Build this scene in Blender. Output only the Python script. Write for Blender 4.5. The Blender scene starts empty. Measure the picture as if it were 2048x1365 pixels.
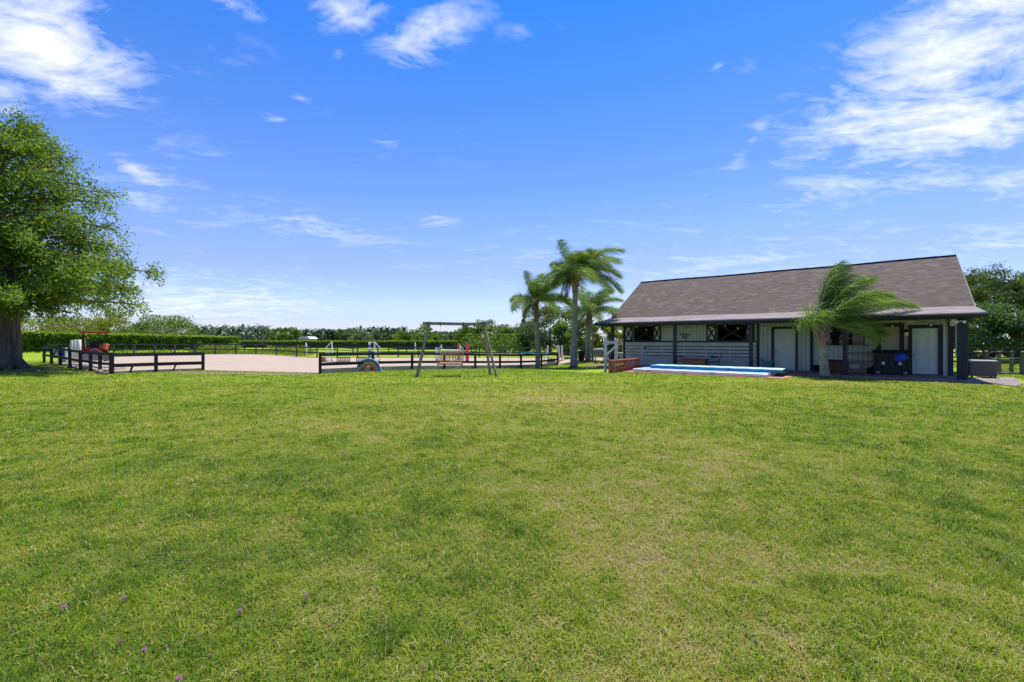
import bpy, math, random
import numpy as np
from mathutils import Vector, Matrix, Euler
R = math.radians
rng = np.random.default_rng(7)
random.seed(7)
SC = bpy.context.scene
COL = SC.collection

# ------------------------------------------------------------------ camera
H = 1.65; F = 910.0; U0 = 1024.0; V0 = 683.0        # pinhole of the photograph: eye height (m), focal length in px, centre
cam_d = bpy.data.cameras.new("camera"); cam = bpy.data.objects.new("camera", cam_d); COL.objects.link(cam)
cam.location = (0, 0, H); cam.rotation_euler = (R(90), 0, 0)
cam_d.sensor_width = 36; cam_d.lens = 36 * F / 2048; cam_d.clip_start = 0.1; cam_d.clip_end = 20000
SC.camera = cam
SC.render.resolution_x = 1024; SC.render.resolution_y = 682
SC.view_settings.view_transform = 'Standard'; SC.view_settings.look = 'None'
SC.view_settings.exposure = 0.8; SC.view_settings.gamma = 1.0
SC.cycles.max_bounces = 6; SC.cycles.diffuse_bounces = 3; SC.cycles.transparent_max_bounces = 4

# ------------------------------------------------------------------ node helpers
def NN(nt, typ, **kw):
    n = nt.nodes.new(typ)
    for k, v in kw.items():
        if k in ('inputs',): continue
        setattr(n, k, v)
    return n
def mathn(nt, op, a, b=None, clamp=False):
    n = nt.nodes.new('ShaderNodeMath'); n.operation = op; n.use_clamp = clamp
    for i, x in enumerate((a, b)):
        if x is None: continue
        if isinstance(x, (int, float)): n.inputs[i].default_value = x
        else: nt.links.new(x, n.inputs[i])
    return n.outputs[0]
def mixc(nt, fac, a, b, mode='MIX'):
    n = nt.nodes.new('ShaderNodeMix'); n.data_type = 'RGBA'; n.blend_type = mode
    for s, x in ((0, fac), (6, a), (7, b)):
        if isinstance(x, (int, float)): n.inputs[s].default_value = x
        elif isinstance(x, tuple): n.inputs[s].default_value = (*x[:3], 1)
        else: nt.links.new(x, n.inputs[s])
    return n.outputs[2]
def ramp(nt, fac, stops, interp='LINEAR'):
    n = nt.nodes.new('ShaderNodeValToRGB'); n.color_ramp.interpolation = interp
    els = n.color_ramp.elements
    while len(els) > 1: els.remove(els[-1])
    els[0].position = stops[0][0]; els[0].color = (*stops[0][1], 1)
    for p, c in stops[1:]:
        e = els.new(p); e.color = (*c, 1)
    nt.links.new(fac, n.inputs[0]); return n.outputs[0]
def noise(nt, vec, scale, detail=4, rough=0.55, dist=0.0):
    n = nt.nodes.new('ShaderNodeTexNoise'); n.inputs['Scale'].default_value = scale
    n.inputs['Detail'].default_value = detail; n.inputs['Roughness'].default_value = rough
    n.inputs['Distortion'].default_value = dist
    if vec is not None: nt.links.new(vec, n.inputs['Vector'])
    return n.outputs['Fac']

# ------------------------------------------------------------------ sky and sun
SUN_EL = R(72); SUN_AZ = R(33)        # sun stands high, behind the barn to the right: azimuth from +Y towards +X
W = bpy.data.worlds.new("World"); SC.world = W; W.use_nodes = True
nt = W.node_tree; nt.nodes.clear()
wout = nt.nodes.new('ShaderNodeOutputWorld'); wbg = nt.nodes.new('ShaderNodeBackground')
nt.links.new(wbg.outputs[0], wout.inputs[0])
sky = nt.nodes.new('ShaderNodeTexSky'); sky.sky_type = 'NISHITA'; sky.sun_disc = False
sky.sun_elevation = SUN_EL; sky.sun_rotation = SUN_AZ; sky.air_density = 1.0; sky.dust_density = 0.3; sky.ozone_density = 2.0
tc = nt.nodes.new('ShaderNodeTexCoord'); sep = nt.nodes.new('ShaderNodeSeparateXYZ')
nt.links.new(tc.outputs['Generated'], sep.inputs[0])
sx, sy, sz = sep.outputs
az = mathn(nt, 'ARCTAN2', sx, sy); el = mathn(nt, 'ARCSINE', sz)
comb = nt.nodes.new('ShaderNodeCombineXYZ'); nt.links.new(az, comb.inputs[0]); nt.links.new(el, comb.inputs[1])
SKYV = comb.outputs[0]
def sky_ae(u, v):
    x = (u - U0) / F; z = (V0 - v) / F
    return math.atan2(x, 1), math.atan2(z, math.hypot(x, 1))
# tint of the clear air with elevation (deeper blue overhead, milky at the horizon)
elf = mathn(nt, 'DIVIDE', el, 0.75, clamp=True)
tint = ramp(nt, elf, [(0.0, (.60, .60, .87)), (0.06, (.58, .61, .88)), (0.10, (.63, .65, .90)), (0.19, (.60, .60, .92)), (0.30, (.58, .65, .93)), (0.55, (.36, .60, 1.03)), (0.85, (.15, .55, 1.14)), (1.0, (.12, .52, 1.14))])
clear = mixc(nt, 1.0, sky.outputs[0], tint, 'MULTIPLY')
# clouds: noise on a flat cloud layer, gathered where the photograph has cloud banks
zc = mathn(nt, 'MAXIMUM', sz, 0.03)
cv = nt.nodes.new('ShaderNodeCombineXYZ')
nt.links.new(mathn(nt, 'DIVIDE', sx, mathn(nt, 'ADD', zc, 0.12)), cv.inputs[0]); nt.links.new(mathn(nt, 'DIVIDE', sy, mathn(nt, 'ADD', zc, 0.12)), cv.inputs[1])
rot = nt.nodes.new('ShaderNodeMapping'); rot.inputs['Rotation'].default_value = (0, 0, R(-25)); rot.inputs['Scale'].default_value = (1.0, 1.7, 1)
nt.links.new(cv.outputs[0], rot.inputs[0])
n1 = noise(nt, rot.outputs[0], 2.6, 10, 0.64, 0.7)
n2 = noise(nt, rot.outputs[0], 9.0, 8, 0.66, 0.6)
nz = mathn(nt, 'ADD', mathn(nt, 'MULTIPLY', n1, 0.65), mathn(nt, 'MULTIPLY', n2, 0.35)); nz = mathn(nt, 'ADD', mathn(nt, 'MULTIPLY', mathn(nt, 'SUBTRACT', nz, 0.5), 3.6), 0.5)
banks = [  # u, v, ru, rv, angle, weight (pixels of the photograph turned into sky directions)
 (95, 85, 230, 130, 8, 0.62), (10, 180, 80, 75, 0, 0.50), (210, 20, 90, 60, 0, 0.30), (110, 172, 80, 26, 0, 0.40),
 (450, 0, 130, 36, 0, 0.34), (690, 18, 110, 60, 0, 0.48), (850, 70, 150, 75, 20, 0.42), (1045, 62, 90, 26, 0, 0.24), (680, 108, 40, 26, 0, 0.30),
 (1900, 150, 400, 220, 28, 0.56), (1950, 240, 280, 80, -4, 0.56), (1680, 185, 170, 85, 10, 0.32), (2020, 60, 190, 160, 0, 0.38),
 (1500, 285, 150, 26, 50, 0.24), (1495, 140, 50, 28, 0, 0.24), (1435, 134, 26, 16, 0, 0.28), (600, 197, 34, 14, 0, 0.28), (555, 240, 50, 14, 0, 0.28),
 (615, 273, 70, 14, 5, 0.26), (745, 285, 90, 18, 8, 0.26), (275, 345, 130, 34, -25, 0.33), (265, 395, 150, 40, -8, 0.30), (430, 315, 80, 14, 0, 0.18),
 (640, 450, 260, 52, -6, 0.27), (870, 438, 70, 34, 0, 0.26), (1610, 398, 110, 24, 8, 0.28), (1830, 430, 160, 26, 6, 0.22), (2010, 370, 120, 44, 15, 0.34),
 (1990, 480, 230, 60, 8, 0.32), (1470, 525, 380, 60, 3, 0.26), (400, 605, 420, 75, 3, 0.36), (700, 270, 330, 90, 5, 0.13), (330, 380, 300, 140, -15, 0.20), (1750, 330, 420, 160, 20, 0.18), (1200, 520, 700, 130, 0, 0.17), (300, 60, 260, 120, 0, .2)]
mask = None
for (bu, bv, ru, rv, an, wt) in banks:
    a0, e0 = sky_ae(bu, bv); a1, _ = sky_ae(bu + ru * .5, bv); a2, _ = sky_ae(bu - ru * .5, bv); _, e1 = sky_ae(bu, bv - rv * .5); _, e2 = sky_ae(bu, bv + rv * .5)
    m = nt.nodes.new('ShaderNodeMapping'); m.vector_type = 'TEXTURE'
    m.inputs['Location'].default_value = (a0, e0, 0); m.inputs['Rotation'].default_value = (0, 0, R(an)); m.inputs['Scale'].default_value = (abs(a1 - a2) * 1.5, abs(e1 - e2) * 1.5, 1)
    nt.links.new(SKYV, m.inputs[0])
    g = nt.nodes.new('ShaderNodeTexGradient'); g.gradient_type = 'QUADRATIC_SPHERE'; nt.links.new(m.outputs[0], g.inputs[0])
    w = mathn(nt, 'MULTIPLY', mathn(nt, 'POWER', g.outputs[1], 0.5), wt)
    mask = w if mask is None else mathn(nt, 'MAXIMUM', mask, w)
dens = mathn(nt, 'MULTIPLY', mathn(nt, 'SUBTRACT', mathn(nt, 'ADD', nz, mathn(nt, 'MULTIPLY', mask, 1.9)), 0.82), 1.0, clamp=True)
dens = mathn(nt, 'MULTIPLY', dens, mathn(nt, 'MULTIPLY', mask, 3.0, clamp=True), clamp=True)
cloudc = mixc(nt, mathn(nt, 'MULTIPLY', n2, 0.5), (6.0, 6.1, 6.3), (5.0, 5.2, 5.8))
allsky = mixc(nt, dens, clear, cloudc)
nt.links.new(allsky, wbg.inputs[0]); wbg.inputs[1].default_value = 0.115
sl = bpy.data.lights.new("sun", 'SUN'); sl.energy = 4.4; sl.angle = R(0.53); sl.color = (1.0, 0.94, 0.84)
so = bpy.data.objects.new("sun", sl); COL.objects.link(so)
sd = Vector((math.sin(SUN_AZ) * math.cos(SUN_EL), math.cos(SUN_AZ) * math.cos(SUN_EL), math.sin(SUN_EL)))
so.rotation_euler = sd.to_track_quat('Z', 'Y').to_euler(); so.location = (20, 30, 60)

# ------------------------------------------------------------------ materials
def pmat(name, col, rough=0.75, var=0.18, scale=3.0, col2=None, metal=0.0, bump=0.0, bscale=None, spec=0.3, stretch=(1, 1, 1)):
    m = bpy.data.materials.new(name); m.use_nodes = True; t = m.node_tree; b = t.nodes['Principled BSDF']
    b.inputs['Roughness'].default_value = rough; b.inputs['Metallic'].default_value = metal; b.inputs['Specular IOR Level'].default_value = spec
    tcn = t.nodes.new('ShaderNodeTexCoord'); mp = t.nodes.new('ShaderNodeMapping'); mp.inputs['Scale'].default_value = stretch
    t.links.new(tcn.outputs['Object'], mp.inputs[0])
    nf = noise(t, mp.outputs[0], scale, 5, 0.6)
    nf = mathn(t, 'MULTIPLY', mathn(t, 'SUBTRACT', nf, 0.3), 2.5, clamp=True)
    c2 = col2 or tuple(c * (1 - var * 1.6) for c in col)
    t.links.new(mixc(t, nf, c2, tuple(min(1, c * (1 + var * 0.4)) for c in col)), b.inputs['Base Color'])
    if bump:
        bn = t.nodes.new('ShaderNodeBump'); bn.inputs['Strength'].default_value = bump; bn.inputs['Distance'].default_value = 0.02
        t.links.new(noise(t, mp.outputs[0], bscale or scale * 6, 4, 0.6), bn.inputs['Height']); t.links.new(bn.outputs[0], b.inputs['Normal'])
    return m
def leafmat(name, dark, mid, light, odd=None, transl=0.35, rough=0.55, spec=0.25):
    m = bpy.data.materials.new(name); m.use_nodes = True; t = m.node_tree; b = t.nodes['Principled BSDF']; o = t.nodes['Material Output']
    at = t.nodes.new('ShaderNodeAttribute'); at.attribute_name = 'tint'
    stops = [(0.0, dark), (0.5, mid), (0.9, light)]
    if odd: stops.append((0.98, odd))
    c = ramp(t, at.outputs['Fac'], stops)
    t.links.new(c, b.inputs['Base Color']); b.inputs['Roughness'].default_value = rough; b.inputs['Specular IOR Level'].default_value = spec
    tr = t.nodes.new('ShaderNodeBsdfTranslucent'); t.links.new(mixc(t, 1.0, c, (1.15, 1.25, 0.6), 'MULTIPLY'), tr.inputs[0])
    mx = t.nodes.new('ShaderNodeMixShader'); mx.inputs[0].default_value = transl
    t.links.new(b.outputs[0], mx.inputs[1]); t.links.new(tr.outputs[0], mx.inputs[2]); t.links.new(mx.outputs[0], o.inputs[0])
    return m

M = {}
M['navy'] = pmat('dark navy trim paint', (0.030, 0.033, 0.045), 0.55, 0.35, 2.0, bump=0.1)
M['black_wood'] = pmat('weathered black fence board', (0.030, 0.027, 0.027), 0.8, 0.3, 2.5, col2=(0.012, 0.011, 0.012), bump=0.3, bscale=20, stretch=(1, 1, 4))
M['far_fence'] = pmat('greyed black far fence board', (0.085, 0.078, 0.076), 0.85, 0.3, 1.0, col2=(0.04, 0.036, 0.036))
M['fence_top'] = pmat('worn black fence board with grey wear', (0.060, 0.055, 0.056), 0.8, 0.3, 3.0, col2=(0.022, 0.02, 0.022), bump=0.3, bscale=20)
M['kick'] = pmat('grey brown weathered kick board', (0.46, 0.38, 0.31), 0.85, 0.3, 2.0, col2=(0.24, 0.18, 0.14), bump=0.2, bscale=15)
M['post_grey'] = pmat('grey weathered wood', (0.33, 0.28, 0.21), 0.85, 0.3, 4.0, col2=(0.15, 0.115, 0.085), bump=0.3, bscale=18, stretch=(4, 4, 0.6))
M['brown_post'] = pmat('brown grey fence post', (0.20, 0.155, 0.12), 0.85, 0.3, 4.0, col2=(0.10, 0.075, 0.06), bump=0.3, stretch=(4, 4, 0.6))
M['white_paint'] = pmat('chalky white paint', (0.74, 0.75, 0.74), 0.6, 0.12, 3.0)
M['white_wood'] = pmat('flaking white painted wood', (0.60, 0.60, 0.56), 0.75, 0.3, 5.0, col2=(0.30, 0.29, 0.26))
M['door'] = pmat('pale grey green door paint', (0.60, 0.66, 0.60), 0.5, 0.08, 1.2)
M['slat'] = pmat('pale grey painted slat', (0.60, 0.62, 0.59), 0.65, 0.15, 1.6, stretch=(1, 1, 3))
M['black'] = pmat('black plastic', (0.012, 0.012, 0.014), 0.45, 0.3, 3.0)
M['rubber'] = pmat('black rubber', (0.015, 0.015, 0.015), 0.85, 0.3, 5.0)
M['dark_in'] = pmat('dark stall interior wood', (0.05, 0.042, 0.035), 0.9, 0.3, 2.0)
M['teak'] = pmat('orange brown oiled timber', (0.48, 0.21, 0.085), 0.6, 0.25, 5.0, col2=(0.27, 0.11, 0.045), stretch=(1, 4, 4))
M['redwood'] = pmat('red stained timber', (0.42, 0.14, 0.065), 0.7, 0.3, 4.0, col2=(0.22, 0.075, 0.045), bump=0.2)
M['tan'] = pmat('sun bleached seat timber', (0.55, 0.36, 0.22), 0.6, 0.15, 6.0)
M['red'] = pmat('faded orange red tractor paint', (0.36, 0.045, 0.028), 0.55, 0.3, 2.0)
M['grey_metal'] = pmat('dull grey steel', (0.28, 0.28, 0.29), 0.45, 0.2, 4.0, metal=0.6)
M['pink'] = pmat('hot pink plastic', (0.75, 0.06, 0.17), 0.5, 0.1, 2.0)
M['teal'] = pmat('teal paint', (0.05, 0.28, 0.30), 0.5, 0.2, 2.0)
M['green_metal'] = pmat('green painted bracket', (0.10, 0.19, 0.18), 0.5, 0.3, 6.0)
M['blue'] = pmat('blue plastic', (0.02, 0.09, 0.50), 0.5, 0.15, 4.0)
M['grey_fabric'] = pmat('grey weather cover', (0.23, 0.23, 0.25), 0.8, 0.3, 3.0, bump=0.4, bscale=6)
M['mat_white'] = pmat('white vinyl mat wall', (0.78, 0.73, 0.70), 0.45, 0.1, 0.8)
M['mat_blue'] = pmat('light blue vinyl mat top', (0.20, 0.38, 0.66), 0.45, 0.08, 1.0)
M['mat_teal'] = pmat('turquoise vinyl band', (0.035, 0.26, 0.38), 0.45, 0.1, 1.0)
M['mat_aqua'] = pmat('pale aqua vinyl mat top', (0.50, 0.66, 0.64), 0.45, 0.08, 1.0)
M['bark'] = pmat('grey brown fluted bark', (0.15, 0.12, 0.10), 0.95, 0.3, 1.6, col2=(0.040, 0.030, 0.025), bump=0.9, bscale=7, stretch=(5, 5, 0.5))
M['bark2'] = pmat('dark branch bark', (0.13, 0.11, 0.09), 0.95, 0.3, 6.0, col2=(0.05, 0.04, 0.033))
M['conc'] = pmat('weathered grey concrete', (0.26, 0.225, 0.20), 0.85, 0.2, 1.8, col2=(0.11, 0.09, 0.075), bump=0.15)
M['plywood'] = pmat('bare plywood sheet', (0.50, 0.42, 0.30), 0.8, 0.15, 2.2, col2=(0.38, 0.32, 0.23), stretch=(1, 1, 2))
M['wicker'] = pmat('taupe wicker', (0.15, 0.13, 0.11), 0.8, 0.2, 30.0, bump=0.5, bscale=60)
M['wicker_top'] = pmat('pale grey lid', (0.38, 0.37, 0.40), 0.5, 0.1, 3.0)
M['bulb'] = pmat('clear lamp glass', (0.75, 0.75, 0.70), 0.15, 0.05, 3.0)
M['brass'] = pmat('dull brass', (0.35, 0.25, 0.10), 0.35, 0.1, 3.0, metal=0.8)
M['orange'] = pmat('orange plastic', (0.62, 0.20, 0.08), 0.6, 0.1, 3.0)
M['pinkwall'] = pmat('salmon stucco', (0.66, 0.36, 0.29), 0.85, 0.1, 0.5)
M['roof_pale'] = pmat('pale metal roof', (0.55, 0.55, 0.53), 0.6, 0.1, 0.5)
M['mesh'] = pmat('black wind screen mesh', (0.030, 0.030, 0.042), 0.9, 0.3, 0.5)
M['teal_bag'] = pmat('turquoise woven bag', (0.10, 0.38, 0.36), 0.7, 0.3, 8.0)
M['yellow'] = pmat('mustard paint', (0.52, 0.34, 0.10), 0.6, 0.2, 2.0)
M['coral'] = pmat('coral paint', (0.62, 0.13, 0.09), 0.6, 0.2, 2.0)
M['skyblue'] = pmat('faded blue paint', (0.04, 0.20, 0.36), 0.6, 0.3, 3.0)
M['boot'] = pmat('dry palm boot fibre', (0.33, 0.22, 0.15), 0.9, 0.3, 5.0, col2=(0.12, 0.08, 0.06), bump=0.6, stretch=(4, 4, 1))
M['rachis'] = pmat('pale green palm stalk', (0.30, 0.36, 0.16), 0.6, 0.2, 3.0)
M['hedge_core'] = pmat('dark hedge inner shade', (0.028, 0.040, 0.016), 0.95, 0.4, 3.0, col2=(0.012, 0.016, 0.008), bump=0.6)  # near black green: shade inside the hedge put into the colour

def palm_trunk_mat():
    m = pmat('ringed grey palm trunk', (0.37, 0.335, 0.24), 0.9, 0.25, 3.0, col2=(0.20, 0.18, 0.13), bump=0.3)
    t = m.node_tree; b = t.nodes['Principled BSDF']; src = b.inputs['Base Color'].links[0].from_socket
    tcn = t.nodes.new('ShaderNodeTexCoord'); wv = t.nodes.new('ShaderNodeTexWave'); wv.bands_direction = 'Z'
    wv.inputs['Scale'].default_value = 2.6; wv.inputs['Distortion'].default_value = 3.0; wv.inputs['Detail'].default_value = 3; wv.inputs['Detail Scale'].default_value = 1.5
    t.links.new(tcn.outputs['Object'], wv.inputs[0])
    f = mathn(t, 'MULTIPLY', mathn(t, 'POWER', wv.outputs['Fac'], 4.0), 0.6)
    t.links.new(mixc(t, f, src, (0.07, 0.06, 0.045)), b.inputs['Base Color'])
    return m
M['palm_trunk'] = palm_trunk_mat()
M['palm_far'] = pmat('smooth grey royal palm trunk', (0.20, 0.20, 0.18), 0.8, 0.2, 2.0)
def siding_mat(name, col, axis='X', pitch=0.2, width=0.06):
    m = pmat(name, col, 0.65, 0.10, 0.8); t = m.node_tree; b = t.nodes['Principled BSDF']; src = b.inputs['Base Color'].links[0].from_socket
    tcn = t.nodes.new('ShaderNodeTexCoord'); s = t.nodes.new('ShaderNodeSeparateXYZ'); t.links.new(tcn.outputs['Object'], s.inputs[0])
    fr = mathn(t, 'FRACT', mathn(t, 'DIVIDE', s.outputs[axis], pitch))
    ln = mathn(t, 'LESS_THAN', fr, width)
    # grime that has settled low on the boards
    g = mathn(t, 'MULTIPLY', noise(t, tcn.outputs['Object'], 1.3, 5, 0.65), 0.35)
    c = mixc(t, g, src, (0.28, 0.31, 0.24)); c = mixc(t, ln, c, tuple(x * .42 for x in col))
    t.links.new(c, b.inputs['Base Color'])
    bn = t.nodes.new('ShaderNodeBump'); bn.inputs['Strength'].default_value = 0.6; bn.inputs['Distance'].default_value = 0.01; bn.invert = True
    t.links.new(ln, bn.inputs['Height']); t.links.new(bn.outputs[0], b.inputs['Normal'])
    return m
M['siding'] = siding_mat('pale grooved plywood siding', (0.58, 0.63, 0.55), 'X', 0.2, 0.13)
M['lap'] = siding_mat('pale lapped siding', (0.54, 0.59, 0.57), 'Z', 0.19, 0.08)
def shingle_mat():
    m = pmat('brown grey asphalt shingles', (0.12, 0.10, 0.092), 0.9, 0.2, 1.0); t = m.node_tree; b = t.nodes['Principled BSDF']
    tcn = t.nodes.new('ShaderNodeTexCoord'); mp = t.nodes.new('ShaderNodeMapping'); mp.inputs['Scale'].default_value = (1, 1.17, 0); t.links.new(tcn.outputs['Object'], mp.inputs[0])
    sx_ = t.nodes.new('ShaderNodeSeparateXYZ'); t.links.new(mp.outputs[0], sx_.inputs[0])
    yr = mathn(t, 'DIVIDE', sx_.outputs[1], 0.155); row = mathn(t, 'FLOOR', yr); fy = mathn(t, 'FRACT', yr)
    wn = t.nodes.new('ShaderNodeTexWhiteNoise'); wn.noise_dimensions = '1D'; t.links.new(row, wn.inputs['W'])
    tx = mathn(t, 'FLOOR', mathn(t, 'ADD', mathn(t, 'DIVIDE', sx_.outputs[0], 0.30), mathn(t, 'MULTIPLY', wn.outputs['Value'], 7.0)))
    w2 = t.nodes.new('ShaderNodeTexWhiteNoise'); w2.noise_dimensions = '2D'; cb_ = t.nodes.new('ShaderNodeCombineXYZ'); t.links.new(tx, cb_.inputs[0]); t.links.new(row, cb_.inputs[1]); t.links.new(cb_.outputs[0], w2.inputs['Vector'])
    tabc = ramp(t, w2.outputs['Value'], [(0, (0.060, 0.041, 0.031)), (0.45, (0.094, 0.068, 0.053)), (0.8, (0.112, 0.082, 0.066)), (1.0, (0.175, 0.132, 0.108))])
    edge = mathn(t, 'MULTIPLY', mathn(t, 'LESS_THAN', fy, 0.26), mathn(t, 'ADD', mathn(t, 'MULTIPLY', noise(t, mp.outputs[0], 1.6, 4, .6), 1.1), 0.05), clamp=True)
    class _B: outputs = {0: mixc(t, edge, tabc, (0.028, 0.020, 0.017)), 'Fac': edge}
    bk = _B()
    st = noise(t, tcn.outputs['Object'], 0.55, 5, 0.6); st = mathn(t, 'MULTIPLY', mathn(t, 'SUBTRACT', st, 0.42), 4.0, clamp=True)
    c = mixc(t, mathn(t, 'MULTIPLY', st, 0.45), bk.outputs[0], (0.085, 0.055, 0.040))
    mp2 = t.nodes.new('ShaderNodeMapping'); mp2.inputs['Scale'].default_value = (3.0, 0.35, 1); t.links.new(tcn.outputs['Object'], mp2.inputs[0])
    st2 = mathn(t, 'MULTIPLY', mathn(t, 'SUBTRACT', noise(t, mp2.outputs[0], 1.0, 4, 0.6), 0.5), 3.0, clamp=True)
    c = mixc(t, mathn(t, 'MULTIPLY', st2, 0.22), c, (0.14, 0.105, 0.09))
    sp = mathn(t, 'MULTIPLY', noise(t, tcn.outputs['Object'], 40, 2, 0.7), 0.5)
    c = mixc(t, sp, c, (0.10, 0.085, 0.08))
    t.links.new(c, b.inputs['Base Color'])
    bn = t.nodes.new('ShaderNodeBump'); bn.inputs['Strength'].default_value = 0.7; bn.inputs['Distance'].default_value = 0.012
    t.links.new(bk.outputs['Fac'], bn.inputs['Height']); bn.invert = True; t.links.new(bn.outputs[0], b.inputs['Normal'])
    return m
M['shingle'] = shingle_mat()
M['ridge'] = pmat('dark brown ridge shingles', (0.05, 0.038, 0.032), 0.9, 0.3, 3.0)
M['dark_brown'] = pmat('dark brown stained board', (0.13, 0.055, 0.035), 0.7, 0.3, 3.0)
M['rollroof'] = pmat('mauve grey rolled roofing', (0.235, 0.20, 0.195), 0.85, 0.25, 1.2, col2=(0.13, 0.105, 0.10), stretch=(1, 4, 1))
def brick_mat():
    m = pmat('brick pavers', (0.3, 0.12, 0.08), 0.85, 0.2, 1.0); t = m.node_tree; b = t.nodes['Principled BSDF']
    tcn = t.nodes.new('ShaderNodeTexCoord'); bk = t.nodes.new('ShaderNodeTexBrick'); t.links.new(tcn.outputs['Object'], bk.inputs['Vector'])
    bk.inputs['Scale'].default_value = 1; bk.inputs['Brick Width'].default_value = 0.22; bk.inputs['Row Height'].default_value = 0.11; bk.inputs['Mortar Size'].default_value = 0.008
    bk.inputs['Color1'].default_value = (0.46, 0.17, 0.11, 1); bk.inputs['Color2'].default_value = (0.30, 0.10, 0.07, 1); bk.inputs['Mortar'].default_value = (0.16, 0.12, 0.10, 1)
    st = mathn(t, 'MULTIPLY', noise(t, tcn.outputs['Object'], 0.9, 5, 0.6), 0.7)
    t.links.new(mixc(t, st, bk.outputs[0], (0.42, 0.24, 0.17)), b.inputs['Base Color'])
    return m
M['brick'] = brick_mat()
# foliage
M['cypress'] = leafmat('cypress foliage', (0.060, 0.110, 0.018), (0.135, 0.235, 0.030), (0.24, 0.32, 0.04), (0.24, 0.18, 0.07), 0.5)
M['queen'] = leafmat('queen palm leaflets', (0.065, 0.130, 0.035), (0.155, 0.255, 0.050), (0.32, 0.40, 0.085), (0.50, 0.48, 0.18), 0.5, 0.42, 0.3)
M['brownfrond'] = leafmat('dry brown frond', (0.07, 0.06, 0.03), (0.13, 0.11, 0.05), (0.20, 0.17, 0.08), None, 0.3)
M['hedge'] = leafmat('glossy hedge leaves', (0.055, 0.115, 0.018), (0.145, 0.255, 0.035), (0.28, 0.37, 0.04), (0.34, 0.40, 0.05), 0.45, 0.5, 0.35)
M['yg'] = leafmat('yellow green tree leaves', (0.12, 0.155, 0.022), (0.22, 0.25, 0.032), (0.33, 0.34, 0.05), None, 0.4)
M['dg'] = leafmat('dark green tree leaves', (0.030, 0.060, 0.022), (0.055, 0.095, 0.030), (0.10, 0.15, 0.04), None, 0.3, 0.45, 0.4)
M['mg'] = leafmat('mid green tree leaves', (0.055, 0.100, 0.020), (0.125, 0.195, 0.030), (0.23, 0.29, 0.05), (0.27, 0.24, 0.08), 0.4)
M['gg'] = leafmat('grey green tree leaves', (0.065, 0.090, 0.045), (0.125, 0.165, 0.075), (0.22, 0.26, 0.13), None, 0.35)
M['rb'] = leafmat('deep green broad leaves', (0.030, 0.065, 0.020), (0.065, 0.125, 0.035), (0.15, 0.23, 0.07), None, 0.35, 0.4, 0.4)
M['royal'] = leafmat('royal palm fronds', (0.035, 0.065, 0.042), (0.060, 0.100, 0.058), (0.11, 0.15, 0.075), None, 0.3, 0.4, 0.4)
M['pine'] = leafmat('pine needles', (0.050, 0.080, 0.022), (0.110, 0.155, 0.040), (0.20, 0.24, 0.06), None, 0.35)
M['deadpalm'] = leafmat('grey dead palm fans', (0.10, 0.12, 0.06), (0.24, 0.22, 0.15), (0.36, 0.33, 0.25), None, 0.3)
M['weed'] = leafmat('yellow green weeds', (0.12, 0.17, 0.02), (0.22, 0.27, 0.03), (0.34, 0.36, 0.05), None, 0.35)
GR = [(0.0, (0.055, 0.120, 0.008)), (0.25, (0.135, 0.225, 0.012)), (0.48, (0.235, 0.325, 0.014)), (0.64, (0.32, 0.335, 0.038)), (0.84, (0.42, 0.345, 0.16)), (1.0, (0.54, 0.46, 0.31))]
def grassmat():
    m = bpy.data.materials.new('grass blades'); m.use_nodes = True; t = m.node_tree; b = t.nodes['Principled BSDF']; o = t.nodes['Material Output']
    at = t.nodes.new('ShaderNodeAttribute'); at.attribute_name = 'tint'
    c = ramp(t, at.outputs['Fac'], GR)
    t.links.new(c, b.inputs['Base Color']); b.inputs['Roughness'].default_value = 0.6; b.inputs['Specular IOR Level'].default_value = 0.12
    tr = t.nodes.new('ShaderNodeBsdfTranslucent'); t.links.new(mixc(t, 1.0, c, (1.2, 1.2, 0.7), 'MULTIPLY'), tr.inputs[0])
    mx = t.nodes.new('ShaderNodeMixShader'); mx.inputs[0].default_value = 0.35
    t.links.new(b.outputs[0], mx.inputs[1]); t.links.new(tr.outputs[0], mx.inputs[2]); t.links.new(mx.outputs[0], o.inputs[0])
    return m
M['grass'] = grassmat()

# ------------------------------------------------------------------ mesh helpers
def fast_mesh(name, V, Fc, mats, tint=None, smooth=False, mi=None):
    """V (n,3) float array, Fc (m,k) int array with constant k"""
    me = bpy.data.meshes.new(name); n, (m, k) = len(V), Fc.shape
    me.vertices.add(n); me.vertices.foreach_set('co', np.ascontiguousarray(V, dtype=np.float32).ravel())
    me.loops.add(m * k); me.loops.foreach_set('vertex_index', Fc.astype(np.int32).ravel())
    me.polygons.add(m); me.polygons.foreach_set('loop_start', np.arange(0, m * k, k, dtype=np.int32))
    me.update(calc_edges=True)
    if tint is not None:
        a = me.attributes.new('tint', 'FLOAT', 'FACE'); a.data.foreach_set('value', np.asarray(tint, dtype=np.float32))
    for mm in mats: me.materials.append(mm)
    if mi is not None: me.polygons.foreach_set('material_index', np.asarray(mi, dtype=np.int32))
    if smooth: me.polygons.foreach_set('use_smooth', np.ones(m, dtype=bool))
    return me
def link(name, me, parent=None, loc=None, rot=None):
    o = bpy.data.objects.new(name, me); COL.objects.link(o)
    if parent: o.parent = parent
    if loc is not None: o.location = loc
    if rot is not None: o.rotation_euler = rot
    return o
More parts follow.
